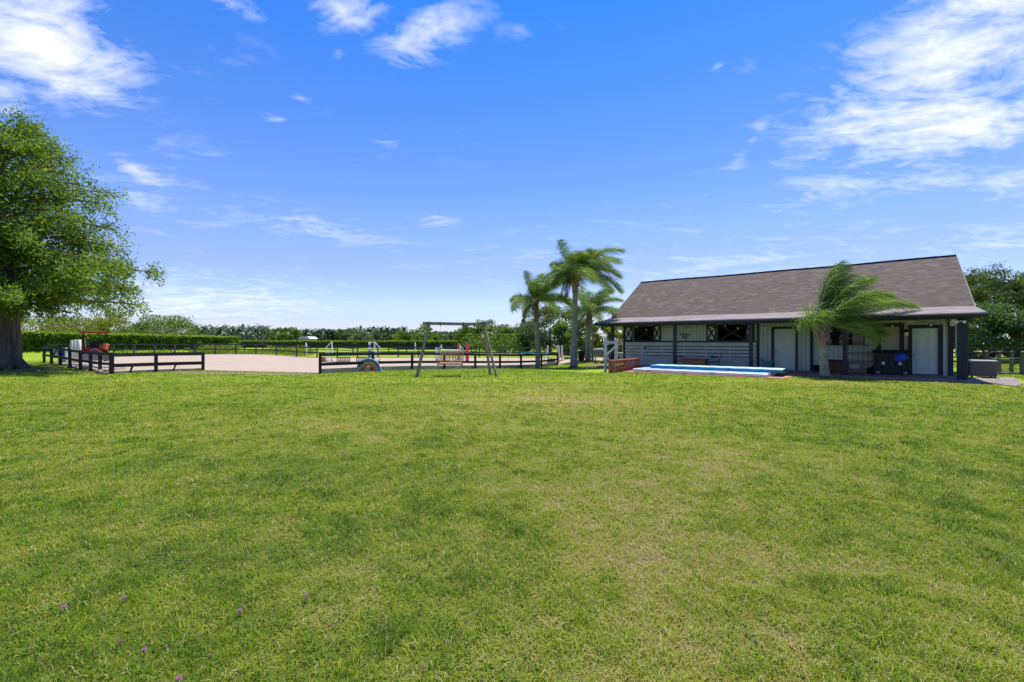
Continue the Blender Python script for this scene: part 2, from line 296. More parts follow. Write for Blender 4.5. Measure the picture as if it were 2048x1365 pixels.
class MB:
    def __init__(s): s.v = []; s.f = []; s.m = []; s.sm = []
    def add(s, vs, fs, mi=0, smooth=False):
        b = len(s.v); s.v += [tuple(v) for v in vs]; s.f += [tuple(b + i for i in f) for f in fs]; s.m += [mi] * len(fs); s.sm += [smooth] * len(fs); return s
    def box(s, x0, x1, y0, y1, z0, z1, mi=0):
        vs = [(x0, y0, z0), (x1, y0, z0), (x1, y1, z0), (x0, y1, z0), (x0, y0, z1), (x1, y0, z1), (x1, y1, z1), (x0, y1, z1)]
        return s.add(vs, [(0, 3, 2, 1), (4, 5, 6, 7), (0, 1, 5, 4), (1, 2, 6, 5), (2, 3, 7, 6), (3, 0, 4, 7)], mi)
    def bar(s, a, b, w, h=None, mi=0, up=(0, 0, 1)):
        """a rectangular bar between two points, w wide (sideways), h high"""
        h = w if h is None else h
        a = Vector(a); b = Vector(b); d = (b - a).normalized(); upv = Vector(up)
        if abs(d.dot(upv)) > 0.98: upv = Vector((0, 1, 0))
        sd_ = d.cross(upv).normalized(); u = sd_.cross(d).normalized()
        vs = [p + sd_ * (i * w / 2) + u * (j * h / 2) for p in (a, b) for i, j in ((-1, -1), (1, -1), (1, 1), (-1, 1))]
        return s.add(vs, [(0, 1, 2, 3), (7, 6, 5, 4), (0, 4, 5, 1), (1, 5, 6, 2), (2, 6, 7, 3), (3, 7, 4, 0)], mi)
    def tube(s, pts, radii, seg=8, mi=0, caps=True, flute=0.0, nf=7):
        pts = [Vector(p) for p in pts]
        if isinstance(radii, (int, float)): radii = [radii] * len(pts)
        vs = []; n = len(pts)
        for i, p in enumerate(pts):
            d = (pts[min(i + 1, n - 1)] - pts[max(i - 1, 0)]).normalized()
            a = Vector((1, 0, 0)) if abs(d.x) < 0.9 else Vector((0, 1, 0))
            x = d.cross(a).normalized(); y = d.cross(x).normalized()
            for k in range(seg):
                t = 2 * math.pi * k / seg; r = radii[i] * (1 + flute * math.sin(nf * t + i * 0.3))
                vs.append(p + x * (math.cos(t) * r) + y * (math.sin(t) * r))
        fs = [(i * seg + k, i * seg + (k + 1) % seg, (i + 1) * seg + (k + 1) % seg, (i + 1) * seg + k) for i in range(n - 1) for k in range(seg)]
        s.add(vs, fs, mi, True)
        if caps:
            s.add([v for v in vs[:seg]], [tuple(range(seg))], mi); s.add([v for v in vs[-seg:]], [tuple(range(seg))[::-1]], mi)
        return s
    def lathe(s, prof, c=(0, 0, 0), seg=20, mi=0):
        """prof: list of (radius, z)"""
        vs = [(c[0] + r * math.cos(2 * math.pi * k / seg), c[1] + r * math.sin(2 * math.pi * k / seg), c[2] + z) for r, z in prof for k in range(seg)]
        n = len(prof)
        return s.add(vs, [(i * seg + k, i * seg + (k + 1) % seg, (i + 1) * seg + (k + 1) % seg, (i + 1) * seg + k) for i in range(n - 1) for k in range(seg)], mi, True)
    def prism(s, poly, y0, y1, mi=0):
        """poly in XZ extruded along y"""
        n = len(poly); vs = [(x, y0, z) for x, z in poly] + [(x, y1, z) for x, z in poly]
        return s.add(vs, [tuple(range(n)), tuple(range(n, 2 * n))[::-1]] + [(i, i + n, (i + 1) % n + n, (i + 1) % n) for i in range(n)], mi)
    def build(s, name, mats, parent=None, bevel=0.0, loc=None, rot=None):
        me = bpy.data.meshes.new(name); me.from_pydata(s.v, [], s.f)
        for m in (mats if isinstance(mats, (list, tuple)) else [mats]): me.materials.append(m)
        me.polygons.foreach_set('material_index', s.m); me.polygons.foreach_set('use_smooth', s.sm); me.update()
        o = link(name, me, parent, loc, rot)
        if bevel:
            b = o.modifiers.new('bevel', 'BEVEL'); b.width = bevel; b.segments = 2; b.limit_method = 'ANGLE'
        return o
def tag(o, label, cat, group=None):
    o['label'] = label; o['category'] = cat
    if group: o['group'] = group
    return o
def struct(o): o['kind'] = 'structure'; return o
def stuff(o, label=None, cat=None):
    o['kind'] = 'stuff'
    if label: o['label'] = label
    if cat: o['category'] = cat
    return o
def thing(name, label, cat, loc=(0, 0, 0), rz=0.0, group=None):
    o = bpy.data.objects.new(name, None); COL.objects.link(o); o.location = loc; o.rotation_euler = (0, 0, rz); o.empty_display_size = 0.2
    return tag(o, label, cat, group)
def dup(root, loc, rz, label, group=None, scale=1.0):
    r = root.copy(); COL.objects.link(r); r.location = loc; r.rotation_euler = (0, 0, rz); r.scale = (scale,) * 3; r['label'] = label
    if group: r['group'] = group
    for ch in list(root.children):
        c = ch.copy(); COL.objects.link(c); c.parent = r
        for g_ in ch.children:
            d = g_.copy(); COL.objects.link(d); d.parent = c
    return r
def unit(v): return v / np.maximum(np.linalg.norm(v, axis=-1, keepdims=True), 1e-9)
def leafcloud(P, size, direc=None, aspect=1.8, jitter=1.0, tilt=None):
    """leaf quads (rhombs) at P; returns V, F"""
    n = len(P); d = rng.normal(size=(n, 3)) if direc is None else direc + jitter * rng.normal(size=(n, 3)) * 0.5
    d = unit(d); s = unit(np.cross(d, rng.normal(size=(n, 3))))
    L = (size * rng.uniform(0.6, 1.3, n))[:, None]; Wd = L / aspect
    V = np.stack([P - d * L * .5, P + s * Wd * .5, P + d * L * .5, P - s * Wd * .5], 1).reshape(-1, 3)
    return V, np.arange(4 * n).reshape(n, 4)
# value noise for patches in the lawn
_lat = rng.random((64, 64))
def vnoise(x, y, s, o=0):
    X = x / s + 13.7 * (o + 1); Y = y / s + 7.3 * (o + 2); xi = np.floor(X).astype(int); yi = np.floor(Y).astype(int); fx = X - xi; fy = Y - yi
    fx = fx * fx * (3 - 2 * fx); fy = fy * fy * (3 - 2 * fy)
    g = lambda a, b: _lat[a % 64, b % 64]
    return (g(xi, yi) * (1 - fx) + g(xi + 1, yi) * fx) * (1 - fy) + (g(xi, yi + 1) * (1 - fx) + g(xi + 1, yi + 1) * fx) * fy
def fbm(x, y, s, o=0): return 0.5 * vnoise(x, y, s, o) + 0.28 * vnoise(x, y, s * .45, o + 3) + 0.22 * vnoise(x, y, s * .2, o + 5)

# ------------------------------------------------------------------ terrain
def S(x): x = np.clip(x, 0, 1); return x * x * (3 - 2 * x)
def gz(x, y):
    x = np.asarray(x, float); y = np.asarray(y, float)
    fr = np.maximum(S((6.5 - x) / 4), S((y - 42) / 8))
    return -0.4 * S((y - 24) / 12) * S((x + 24) / 8 + S((y - 40) / 10)) * fr + 0.30 * np.exp(-((x + 29) / 6) ** 2 - ((y - 26) / 8) ** 2)
def gzf(x, y): return float(gz(x, y))
def px(u, Y): return (u - U0) / F * Y
def zv(v, Y): return H + (V0 - v) / F * Y
def gp(u, v):
    """ground point under a pixel of the photograph"""
    Y = 20.0
    for _ in range(40):
        z = gzf(px(u, Y), Y); Y = 0.5 * Y + 0.5 * (H - z) * F / (v - V0)
    return Vector((px(u, Y), Y, gzf(px(u, Y), Y)))
ARENA = [(-19.9, 22.6), (-17.6, 25.6), (-9.7, 23.2), (3.7, 37.2), (8.5, 38.5), (16, 56.5), (-50, 56.5), (-28.6, 28.4)]
def inpoly(x, y, poly):
    r = np.zeros(np.shape(x), bool); n = len(poly)
    for i in range(n):
        x1, y1 = poly[i]; x2, y2 = poly[(i + 1) % n]
        c = ((y1 > y) != (y2 > y)) & (x < (x2 - x1) * (y - y1) / (y2 - y1 + 1e-12) + x1); r ^= c
    return r
def dryness(x, y):
    """how yellow or straw coloured the turf is at a place"""
    d = 0.42 + 0.22 * (fbm(x, y, 2.6) - .5) + 0.46 * (fbm(x, y, 0.55, 4) - 0.5) + 0.10 * (vnoise(x, y, 0.16, 9) - .5)
    def blob(cx, cy, rx, ry, a):
        return a * np.exp(-((x - cx) / rx) ** 2 - ((y - cy) / ry) ** 2)
    d += blob(1.5, 12.5, 3.5, 2.0, 0.17) + blob(2.2, 7.0, 1.8, 2.0, 0.17) + blob(1.1, 3.6, 0.9, 1.5, 0.20) + blob(-1.0, 3.0, 0.45, 0.5, 0.16)
    d += blob(-.5, 10.5, 4.5, 2.6, .12) + blob(-7, 15, 6, 2.5, .07) + blob(1.3, 3.2, 1.0, 1.6, .10) + blob(4.6, 6.5, 2.0, 1.6, .09) + blob(9, 9, 3, 1.2, .05) + blob(13, 17.8, 6, 1.2, 0.22) + blob(3.2, 4.2, 1.2, 1.2, 0.10) + blob(2.0, 16.5, 3.5, 1.4, 0.15)
    d += -0.15 * np.exp(-((x + 2.4) / 1.8) ** 2 - ((y - 2.8) / 1.7) ** 2) - blob(6, 5, 2.5, 2, .06)
    d += 0.05 * np.exp(-((y - 15) / 5) ** 2)
    return np.clip(d, 0, 1)
ax_x = np.unique(np.concatenate([np.linspace(-2500, -120, 14), np.linspace(-120, -32, 30), np.arange(-32, 32.01, 0.5), np.linspace(32, 120, 30), np.linspace(120, 2500, 14)]))
ax_y = np.unique(np.concatenate([np.linspace(-400, -6, 8), np.arange(-6, 62, 0.5), np.linspace(62, 160, 50), np.linspace(160, 4000, 20)]))
GX, GY = np.meshgrid(ax_x, ax_y); GZ = gz(GX, GY)
nx, ny = len(ax_x), len(ax_y)
V = np.stack([GX, GY, GZ], -1).reshape(-1, 3)
ii = (np.arange(ny - 1)[:, None] * nx + np.arange(nx - 1)[None, :]).ravel()
Fq = np.stack([ii, ii + 1, ii + nx + 1, ii + nx], 1)
def ground_mat():
    m = bpy.data.materials.new('lawn turf and thatch'); m.use_nodes = True; t = m.node_tree; b = t.nodes['Principled BSDF']
    b.inputs['Roughness'].default_value = 0.95; b.inputs['Specular IOR Level'].default_value = 0.1
    g = t.nodes.new('ShaderNodeNewGeometry'); at = t.nodes.new('ShaderNodeAttribute'); at.attribute_name = 'dry'
    n_f = noise(t, g.outputs['Position'], 9.0, 6, 0.7); n_m = noise(t, g.outputs['Position'], 1.3, 5, 0.6); n_g = noise(t, g.outputs['Position'], 45, 3, 0.7)
    f = mathn(t, 'ADD', at.outputs['Fac'], mathn(t, 'MULTIPLY', mathn(t, 'SUBTRACT', n_f, 0.5), 0.55))
    f = mathn(t, 'ADD', f, mathn(t, 'MULTIPLY', mathn(t, 'SUBTRACT', n_m, 0.5), 0.35))
    f = mathn(t, 'ADD', f, mathn(t, 'MULTIPLY', mathn(t, 'SUBTRACT', n_g, 0.5), 0.5), clamp=True)
    c = ramp(t, f, GR)
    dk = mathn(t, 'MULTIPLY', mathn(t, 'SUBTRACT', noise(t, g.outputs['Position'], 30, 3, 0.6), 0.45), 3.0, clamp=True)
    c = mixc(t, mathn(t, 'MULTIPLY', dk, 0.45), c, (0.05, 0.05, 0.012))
    sp_ = t.nodes.new('ShaderNodeSeparateXYZ'); t.links.new(g.outputs['Position'], sp_.inputs[0])
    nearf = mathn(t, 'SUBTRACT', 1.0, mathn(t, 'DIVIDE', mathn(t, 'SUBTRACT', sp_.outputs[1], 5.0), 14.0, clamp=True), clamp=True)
    c = mixc(t, mathn(t, 'MULTIPLY', nearf, 0.7), c, mixc(t, n_f, (0.035, 0.035, 0.012), (0.12, 0.095, 0.045)))  # brown thatch, darkened nearby to paint the shade in gaps between blades
    soil = t.nodes.new('ShaderNodeAttribute'); soil.attribute_name = 'soil'
    sf = mathn(t, 'ADD', soil.outputs['Fac'], mathn(t, 'MULTIPLY', mathn(t, 'SUBTRACT', n_f, 0.5), 1.2)); sf = mathn(t, 'MULTIPLY', mathn(t, 'SUBTRACT', sf, 0.35), 3.0, clamp=True)
    c = mixc(t, sf, c, mixc(t, n_f, (0.12, 0.085, 0.05), (0.30, 0.23, 0.16)))
    t.links.new(c, b.inputs['Base Color'])
    bn = t.nodes.new('ShaderNodeBump'); bn.inputs['Strength'].default_value = 0.8; bn.inputs['Distance'].default_value = 0.05
    t.links.new(noise(t, g.outputs['Position'], 22, 5, 0.7), bn.inputs['Height']); t.links.new(bn.outputs[0], b.inputs['Normal'])
    return m
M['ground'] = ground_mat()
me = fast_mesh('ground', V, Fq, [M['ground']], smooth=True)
at = me.attributes.new('dry', 'FLOAT', 'POINT'); at.data.foreach_set('value', dryness(GX, GY).ravel().astype(np.float32))
def seg_d(x, y, a, b):
    ax, ay = a; bx, by = b; t = np.clip(((x - ax) * (bx - ax) + (y - ay) * (by - ay)) / ((bx - ax) ** 2 + (by - ay) ** 2), 0, 1)
    return np.hypot(x - ax - t * (bx - ax), y - ay - t * (by - ay))
def soilness(x, y):
    s = 1.0 * np.exp(-(seg_d(x, y, (-17, 23.6), (-10.5, 22.7)) / 0.85) ** 2)
    s = np.maximum(s, 0.75 * np.exp(-(np.hypot(x + 24.5, (y - 23.2)) / 2.2) ** 2))
    s = np.maximum(s, 0.6 * np.exp(-(seg_d(x, y, (-29, 27), (-20, 22.2)) / 0.6) ** 2))
    s = np.maximum(s, 0.9 * np.exp(-(seg_d(x, y, (5.2, 31), (8.8, 36.8)) / 0.7) ** 2))
    return s
at = me.attributes.new('soil', 'FLOAT', 'POINT'); at.data.foreach_set('value', soilness(GX, GY).ravel().astype(np.float32))
struct(link('ground', me))
# sand riding arena, a sheet just above the ground
def sand_mat():
    m = bpy.data.materials.new('arena sand'); m.use_nodes = True; t = m.node_tree; b = t.nodes['Principled BSDF']; b.inputs['Roughness'].default_value = 0.95
    g = t.nodes.new('ShaderNodeNewGeometry'); mp = t.nodes.new('ShaderNodeMapping'); mp.inputs['Scale'].default_value = (0.5, 2.2, 1); t.links.new(g.outputs['Position'], mp.inputs[0])
    a = noise(t, mp.outputs[0], 0.7, 6, 0.65); d = noise(t, g.outputs['Position'], 6, 5, 0.7)
    c = mixc(t, a, (0.255, 0.20, 0.145), (0.42, 0.335, 0.25)); c = mixc(t, mathn(t, 'MULTIPLY', mathn(t, 'SUBTRACT', d, 0.55), 2.5, clamp=True), c, (0.24, 0.20, 0.17))
    t.links.new(c, b.inputs['Base Color'])
    bn = t.nodes.new('ShaderNodeBump'); bn.inputs['Strength'].default_value = 0.6; bn.inputs['Distance'].default_value = 0.06; t.links.new(d, bn.inputs['Height']); t.links.new(bn.outputs[0], b.inputs['Normal'])
    return m
M['sand'] = sand_mat()
import bmesh
bm = bmesh.new()
vs = [bm.verts.new((x, y, 0)) for x, y in ARENA]; bm.faces.new(vs)
for k in range(2):
    for c in np.arange(-62, 20, 1.0) if k == 0 else np.arange(20, 60, 1.0):
        co = (c, 0, 0) if k == 0 else (0, c, 0); no = (1, 0, 0) if k == 0 else (0, 1, 0)
        bmesh.ops.bisect_plane(bm, geom=bm.verts[:] + bm.edges[:] + bm.faces[:], plane_co=co, plane_no=no)
for v in bm.verts: v.co.z = gzf(v.co.x, v.co.y) + 0.02
me = bpy.data.meshes.new('sand_arena'); bm.to_mesh(me); bm.free(); me.materials.append(M['sand']); struct(link('sand_arena', me))

# ------------------------------------------------------------------ the barn
P0 = Vector((18.3, 18.6, 0)); DT = Vector((-0.777, 0.629, 0)); DN = Vector((0.629, 0.777, 0))
BROT = math.atan2(-0.629, 0.777)
def bw(t, r, z=0): return P0 + DT * t + DN * r + Vector((0, 0, z))       # barn coordinates: t along the front from the right corner, r depth
def t_at(u, r=2.5):
    k = (u - U0) / F; p = P0 + DN * r; return (p.x - p.y * k) / (0.777 + 0.629 * k)
def z_at(u, v, r=2.5):
    t = t_at(u, r); return zv(v, (P0 + DT * t + DN * r).y)
barn = thing('barn', 'long low barn with brown shingle roof, pale walls and dark navy porch posts', 'barn', P0, BROT)
LEN = 15.9; WR = 2.5; DEPTH = 6.2; DZ = 0.08
def bb(mb, t0, t1, r0, r1, z0, z1, mi=0): return mb.box(-max(t0, t1), -min(t0, t1), r0, r1, z0, z1, mi)
# openings in the front wall as (tRight, tLeft, z0, z1)
w1 = (t_at(1307), t_at(1267), 1.66, 2.62); w2 = (t_at(1491), t_at(1434), 1.66, 2.62)
w3 = (t_at(1727), t_at(1651), 1.42, 2.50)
tc1 = t_at(1516)              # corner between boarded section and plain section
mb = MB()
segs = []
def wall_with_holes(mb, ta, tb, z0, z1, holes, mi=0, th=0.12):
    """wall from ta to tb (ta<tb) with rectangular openings, front face at r=WR"""
    cur = ta
    for (a, b, c, d) in sorted(holes):
        bb(mb, cur, a, WR, WR + th, z0, z1, mi); bb(mb, a, b, WR, WR + th, z0, c, mi); bb(mb, a, b, WR, WR + th, d, z1, mi); cur = b
    bb(mb, cur, tb, WR, WR + th, z0, z1, mi)
d1 = (t_at(1591), t_at(1548), DZ, z_at(1570, 658.5)); d2 = (t_at(1877), t_at(1824), DZ, z_at(1850, 657.2))
w4 = (t_at(1799), t_at(1762), 1.30, z_at(1780, 655))
wall_with_holes(mb, 0.0, tc1, DZ - .05, 2.75, [w3, d1, d2, w4])
bb(mb, 0.0, tc1, WR, WR + .12, 2.75, 3.9)
mb.build('front_wall', M['siding'], barn)
mb = MB(); wall_with_holes(mb, tc1, LEN, 1.60, 3.6, [w1, w2]); mb.build('upper_wall', M['siding'], barn)
mb = MB(); bb(mb, tc1, LEN, WR, WR + .12, DZ - .05, 1.60); mb.build('lower_wall', M['lap'], barn)
mb = MB()      # gable ends, back wall and inside partitions
RID = 5.6; ZR = 5.92
gp_ = [(WR, 0), (2 * RID - WR - .4, 0), (2 * RID - WR - .4, 3.7), (RID, ZR - .25), (WR, 3.9)]
for t0, t1 in ((0.0, 0.12), (LEN - .12, LEN)):
    n = len(gp_); vs = [(-t0, r, z) for r, z in gp_] + [(-t1, r, z) for r, z in gp_]
    mb.add(vs, [tuple(range(n)), tuple(range(n, 2 * n))[::-1]] + [(i, i + n, (i + 1) % n + n, (i + 1) % n) for i in range(n)])
bb(mb, 0, LEN, 2 * RID - WR - .5, 2 * RID - WR - .38, 0, 3.9)
mb.build('gable_wall', M['siding'], barn)
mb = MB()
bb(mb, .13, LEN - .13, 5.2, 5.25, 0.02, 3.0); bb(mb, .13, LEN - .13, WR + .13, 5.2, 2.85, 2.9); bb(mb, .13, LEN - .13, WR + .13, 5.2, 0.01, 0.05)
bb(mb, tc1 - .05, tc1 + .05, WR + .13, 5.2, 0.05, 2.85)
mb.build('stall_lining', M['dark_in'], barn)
# horizontal slats in front of the boarded section: five boards, four gaps
mb = MB(); zt = 1.50
for k in range(4): bb(mb, tc1 + .06, LEN - .05, WR - .055, WR - .03, zt - .15 - k * .2, zt - k * .2 if k else 1.56)
bb(mb, tc1 + .06, LEN - .05, WR - .055, WR - .03, 0.60, zt - .8)
for uu in (1251, 1285, 1324, 1369, 1412, 1460, 1508):
    tt = t_at(uu); bb(mb, tt - .035, tt + .035, WR - .056, WR - .002, 0.60, 1.55)
mb.build('slat_screen', M['slat'], barn)
mb = MB(); bb(mb, tc1 + .06, LEN - .05, WR - .028, WR - .004, 0.62, 1.54); mb.build('slat_backing', M['black'], barn)
# dark trim
def trim(ta, tb, z0, z1, d=.035): mb = MB(); bb(mb, ta, tb, WR - d, WR + .0, z0, z1); return mb.build('trim_board', M['navy'], barn)
trim(-.04, .14, DZ, 2.75); trim(tc1 - .07, tc1 + .05, DZ, 2.75, .06); trim(LEN - .12, LEN + .03, DZ, 2.75, .06)
tt = t_at(1623.5); trim(tt - .07, tt + .07, DZ, 2.72)
trim(tc1 + .05, LEN - .12, 1.565, 1.655, .05)
# stall windows with cross braced shutters
def shutter(u0, u1, z0=1.665, z1=2.62):
    ta, tb = t_at(u1), t_at(u0); mb = MB(); mb2 = MB()
    bb(mb2, ta + .01, tb - .01, WR - .03, WR - .005, z0, z1)
    f = mb2.build('shutter', M['slat'], barn)
    e = .085
    bb(mb, ta, ta + e, WR - .06, WR - .031, z0, z1); bb(mb, tb - e, tb, WR - .06, WR - .031, z0, z1); bb(mb, ta + e, tb - e, WR - .06, WR - .031, z0, z0 + e); bb(mb, ta + e, tb - e, WR - .06, WR - .031, z1 - e, z1)
    for a, b in (((ta + e / 2), (tb - e / 2)), ((tb - e / 2), (ta + e / 2))):
        off = 0 if a < b else .003
        mb.bar((-a, WR - .05 - off, z0 + .04), (-b, WR - .05 - off, z1 - .04), .02, .085, up=(0, 0, 1))
    mb.build('cross_brace', M['navy'], f)
shutter(1249, 1266); shutter(1306.5, 1322.8); shutter(1413, 1433.5); shutter(1491.5, 1509)
def frame(name, ta, tb, z0, z1, w, mat, parent, d=.05, sill=True):
    mb = MB(); bb(mb, ta - w, ta, WR - d, WR + .02, z0, z1 + w); bb(mb, tb, tb + w, WR - d, WR + .02, z0, z1 + w); bb(mb, ta, tb, WR - d, WR + .02, z1, z1 + w)
    if sill: bb(mb, ta, tb, WR - d, WR + .02, z0 - .0, z0 + .02 + w * 0)
    return mb.build(name, mat, parent)
for (a, b, c, d) in (w1, w2):
    mb = MB(); mb.bar((-a, WR + .30, c), (-b, WR + .30, d), .03, .09); mb.bar((-b, WR + .35, c), (-a, WR + .35, d), .03, .09)
    bb(mb, a, b, WR + .28, WR + .38, c - .06, c + .03)
    mb.build('stall_grille', M['black'], barn)
# doors
mb = MB(); bb(mb, d1[0] + .01, d1[1] - .01, WR + .02, WR + .07, DZ + .01, d1[3] - .01); dr = mb.build('door', M['door'], barn); dr['label'] = 'plain flush door in the middle of the wall'
frame('door_frame', d1[0], d1[1], DZ, d1[3], .11, M['navy'], dr, sill=False)
mb = MB(); mb.lathe([(0, -.03), (.035, -.025), (.035, 0), (0, .0)], (0, 0, 0)); k1 = mb.build('handle', M['black'], dr, loc=(-d1[1] + .09, WR + .01, 1.08), rot=(R(90), 0, 0)); k2 = mb.build('deadbolt', M['grey_metal'], dr, loc=(-d1[1] + .09, WR + .01, .92), rot=(R(90), 0, 0))
mb = MB(); bb(mb, d2[0] + .01, d2[1] - .01, WR + .03, WR + .07, DZ + .03, d2[3] - .01)
ww = d2[1] - d2[0]
for ci in (0, 1):       # six raised panels
    for (z0, z1) in ((.20, .88), (1.02, 1.72), (1.82, 2.10)):
        a = d2[0] + .12 + ci * (ww / 2 - .02); b = a + ww / 2 - .22
        bb(mb, a, b, WR + .018, WR + .03, DZ + z0, DZ + z1 - .02)
        bb(mb, a + .05, b - .05, WR + .008, WR + .018, DZ + z0 + .05, DZ + z1 - .07)
dr2 = mb.build('door', M['door'], barn, bevel=.004); dr2['label'] = 'panelled door near the right corner'
frame('door_frame', d2[0], d2[1], DZ, d2[3], .15, M['navy'], dr2, sill=False)
MB().lathe([(0, -.05), (.03, -.045), (.03, -.01), (.012, 0), (.03, .01), (0, .01)]).build('handle', M['brass'], dr2, loc=(-d2[1] + .09, WR - .0, 1.0), rot=(R(90), 0, 0))
# boarded window over the black bin, and glass window behind the palm
mb = MB(); bb(mb, w4[0], w4[1], WR - .01, WR + .03, w4[2], w4[3]); wn = mb.build('window', M['plywood'], barn); wn['label'] = 'window covered by a bare plywood sheet'
frame('window_frame', w4[0], w4[1], w4[2] - .3, w4[3], .17, M['navy'], wn)
gl = bpy.data.materials.new('dark window glass'); gl.use_nodes = True; b_ = gl.node_tree.nodes['Principled BSDF']; b_.inputs['Base Color'].default_value = (.01, .012, .014, 1); b_.inputs['Roughness'].default_value = .05
M['glass'] = gl
mb = MB(); bb(mb, w3[0], w3[1], WR + .03, WR + .05, w3[2], w3[3]); wn = mb.build('window', M['glass'], barn); wn['label'] = 'dark glass window behind the palm'
frame('window_frame', w3[0], w3[1], w3[2], w3[3], .05, M['navy'], wn)
mb = MB(); bb(mb, w3[0], w3[1], WR - .02, WR + .03, 1.95, 1.99); bb(mb, (w3[0] + w3[1]) / 2 - .02, (w3[0] + w3[1]) / 2 + .02, WR - .021, WR + .03, w3[2], 1.95); mb.build('glazing_bar', M['navy'], wn)
MB().box(-w3[1], -w3[0], WR - .09, WR - .05, 2.55, 2.60).build('window_lintel', M['slat'], barn)
# porch posts, beam, gutter, ceiling
POST = [0.0, 3.79, 7.70, 11.61, 15.49]
for i, t in enumerate(POST):
    mb = MB(); w = .085
    bb(mb, t - w, t + w, -.08, .08, DZ, 2.55); mb.build('post', M['navy'], barn, bevel=.008)
mb = MB(); bb(mb, -.235, -.088, -.07, .08, DZ, 2.55); mb.build('post', M['navy'], barn, bevel=.008)
mb = MB(); bb(mb, -.45, 16.1, -.08, .08, 2.55, 2.72); mb.build('porch_beam', M['navy'], barn)
mb = MB(); bb(mb, -.42, 16.05, .085, WR - .065, 2.74, 2.77)
for t in np.arange(.3, 15.9, .61): bb(mb, t - .02, t + .02, .09, WR - .066, 2.62, 2.74)
mb.build('porch_ceiling', M['navy'], barn)
# roof: steep main slopes plus the flatter porch slope
def slab(mb, pts, th):
    n = len(pts); vs = list(pts) + [(x, y, z - th) for x, y, z in pts]
    mb.add(vs, [tuple(range(n)), tuple(range(n, 2 * n))[::-1]] + [(i, i + n, (i + 1) % n + n, (i + 1) % n) for i in range(n)])
def bow(t): return 0.0
mb = MB()
N = 24; TR = (-.42, 16.04); TB = (-.55, 16.12)
tops = []; bots = []
for k in range(N + 1):
    f = k / N; tops.append((-(TR[0] + (TR[1] - TR[0]) * f), RID, ZR - .03 * math.sin(math.pi * f) + .012 * math.sin(f * 17))); bots.append((-(TB[0] + (TB[1] - TB[0]) * f), 1.0, 3.12 + .01 * math.sin(f * 21)))
for k in range(N): slab(mb, [tops[k], tops[k + 1], bots[k + 1], bots[k]][::-1], .05)
back = [(x, 2 * RID - 1.8, 3.6) for x, y, z in bots]
for k in range(N): slab(mb, [tops[k], tops[k + 1], back[k + 1], back[k]], .05)
rf = mb.build('roof', M['shingle'], barn)
mb = MB()
for k in range(N):
    a, b_ = tops[k], tops[k + 1]; mb.bar((a[0], RID, a[2] + .02), (b_[0], RID, b_[2] + .01), .18, .03)
mb.build('ridge_cap', M['ridge'], rf)
mb = MB(); ev = [(-(-.72 + (16.4 + .72) * k / N), -.5, 2.78) for k in range(N + 1)]
for k in range(N): slab(mb, [bots[k], bots[k + 1], ev[k + 1], ev[k]][::-1], .04)
mb.build('porch_roof', M['rollroof'], barn)
for e, s_ in ((0, 1), (-1, -1)):      # rake boards
    a = tops[e]; b_ = bots[e]; c = back[e]; d = ev[e]
    o = .02 * s_
    mb = MB(); mb.bar((a[0] + o, a[1], a[2] - .13), (b_[0] + o, b_[1], b_[2] - .13), .035, .17); mb.bar((a[0] + o, a[1], a[2] - .13), (c[0] + o, c[1], c[2] - .13), .035, .17); mb.bar((b_[0] + o, b_[1], b_[2] - .1), (d[0] - o, d[1], d[2] - .1), .035, .10)
    mb.build('rake_board', M['navy'], rf)
prof = [(-.50, 2.745), (-.62, 2.755), (-.64, 2.73), (-.635, 2.655), (-.60, 2.625), (-.50, 2.625)]
mb = MB(); x0, x1 = -16.42, .74; n = len(prof); vs = [(x0, r, z) for r, z in prof] + [(x1, r, z) for r, z in prof]
mb.add(vs, [tuple(range(n)), tuple(range(n, 2 * n))[::-1]] + [(i, i + n, (i + 1) % n + n, (i + 1) % n) for i in range(n)])
mb.box(x0 + .03, x1 - .03, -.50, -.47, 2.60, 2.735)
mb.build('gutter', M['navy'], barn)
mb = MB(); mb.box(x0 + .04, x1 - .04, -.47, -.085, 2.60, 2.62); mb.build('soffit', M['navy'], barn)
for tt, s_ in ((15.49, 1),):
    mb = MB(); mb.bar((-tt - s_ * .45, -.55, 2.62), (-tt - s_ * .45, -.55, 2.42), .08, .06); mb.bar((-tt - s_ * .45, -.55, 2.43), (-tt - s_ * .14, -.12, 2.18), .08, .06); mb.bar((-tt - s_ * .14, -.12, 2.20), (-tt - s_ * .14, -.12, .15), .08, .06)
    mb.build('downspout', M['navy'], barn)
# writing and the arrow on the wall
def text_obj(body, size, loc, parent, mat, name, thick=.006):
    cu = bpy.data.curves.new(name, 'FONT'); cu.body = body; cu.size = size; cu.extrude = thick; cu.offset = size * .012; cu.align_x = 'CENTER'
    o = bpy.data.objects.new(name, cu); COL.objects.link(o); dg = bpy.context.evaluated_depsgraph_get(); me = bpy.data.meshes.new_from_object(o.evaluated_get(dg))
    bpy.data.objects.remove(o); me.materials.clear(); me.materials.append(mat); q = link(name, me, parent, loc, (R(90), 0, 0)); return q
sg = thing('wall_sign', 'black cut out lettering sign reading When Pigs on the pale barn wall', 'sign', bw(t_at(1370), WR - .03), BROT)
text_obj('When', .22, (0, 0, z_at(1370, 671.8)), sg, M['black'], 'lettering')
text_obj('Pigs', .23, (0, 0, z_at(1370, 677.6)), sg, M['black'], 'lettering')
ar = thing('wall_arrow', 'slim black anchor ended rod ornament hung on the slats under the first window', 'ornament', bw(t_at(1306), WR - .07, z_at(1306, 695)), BROT)
L_ = t_at(1291) - t_at(1322)
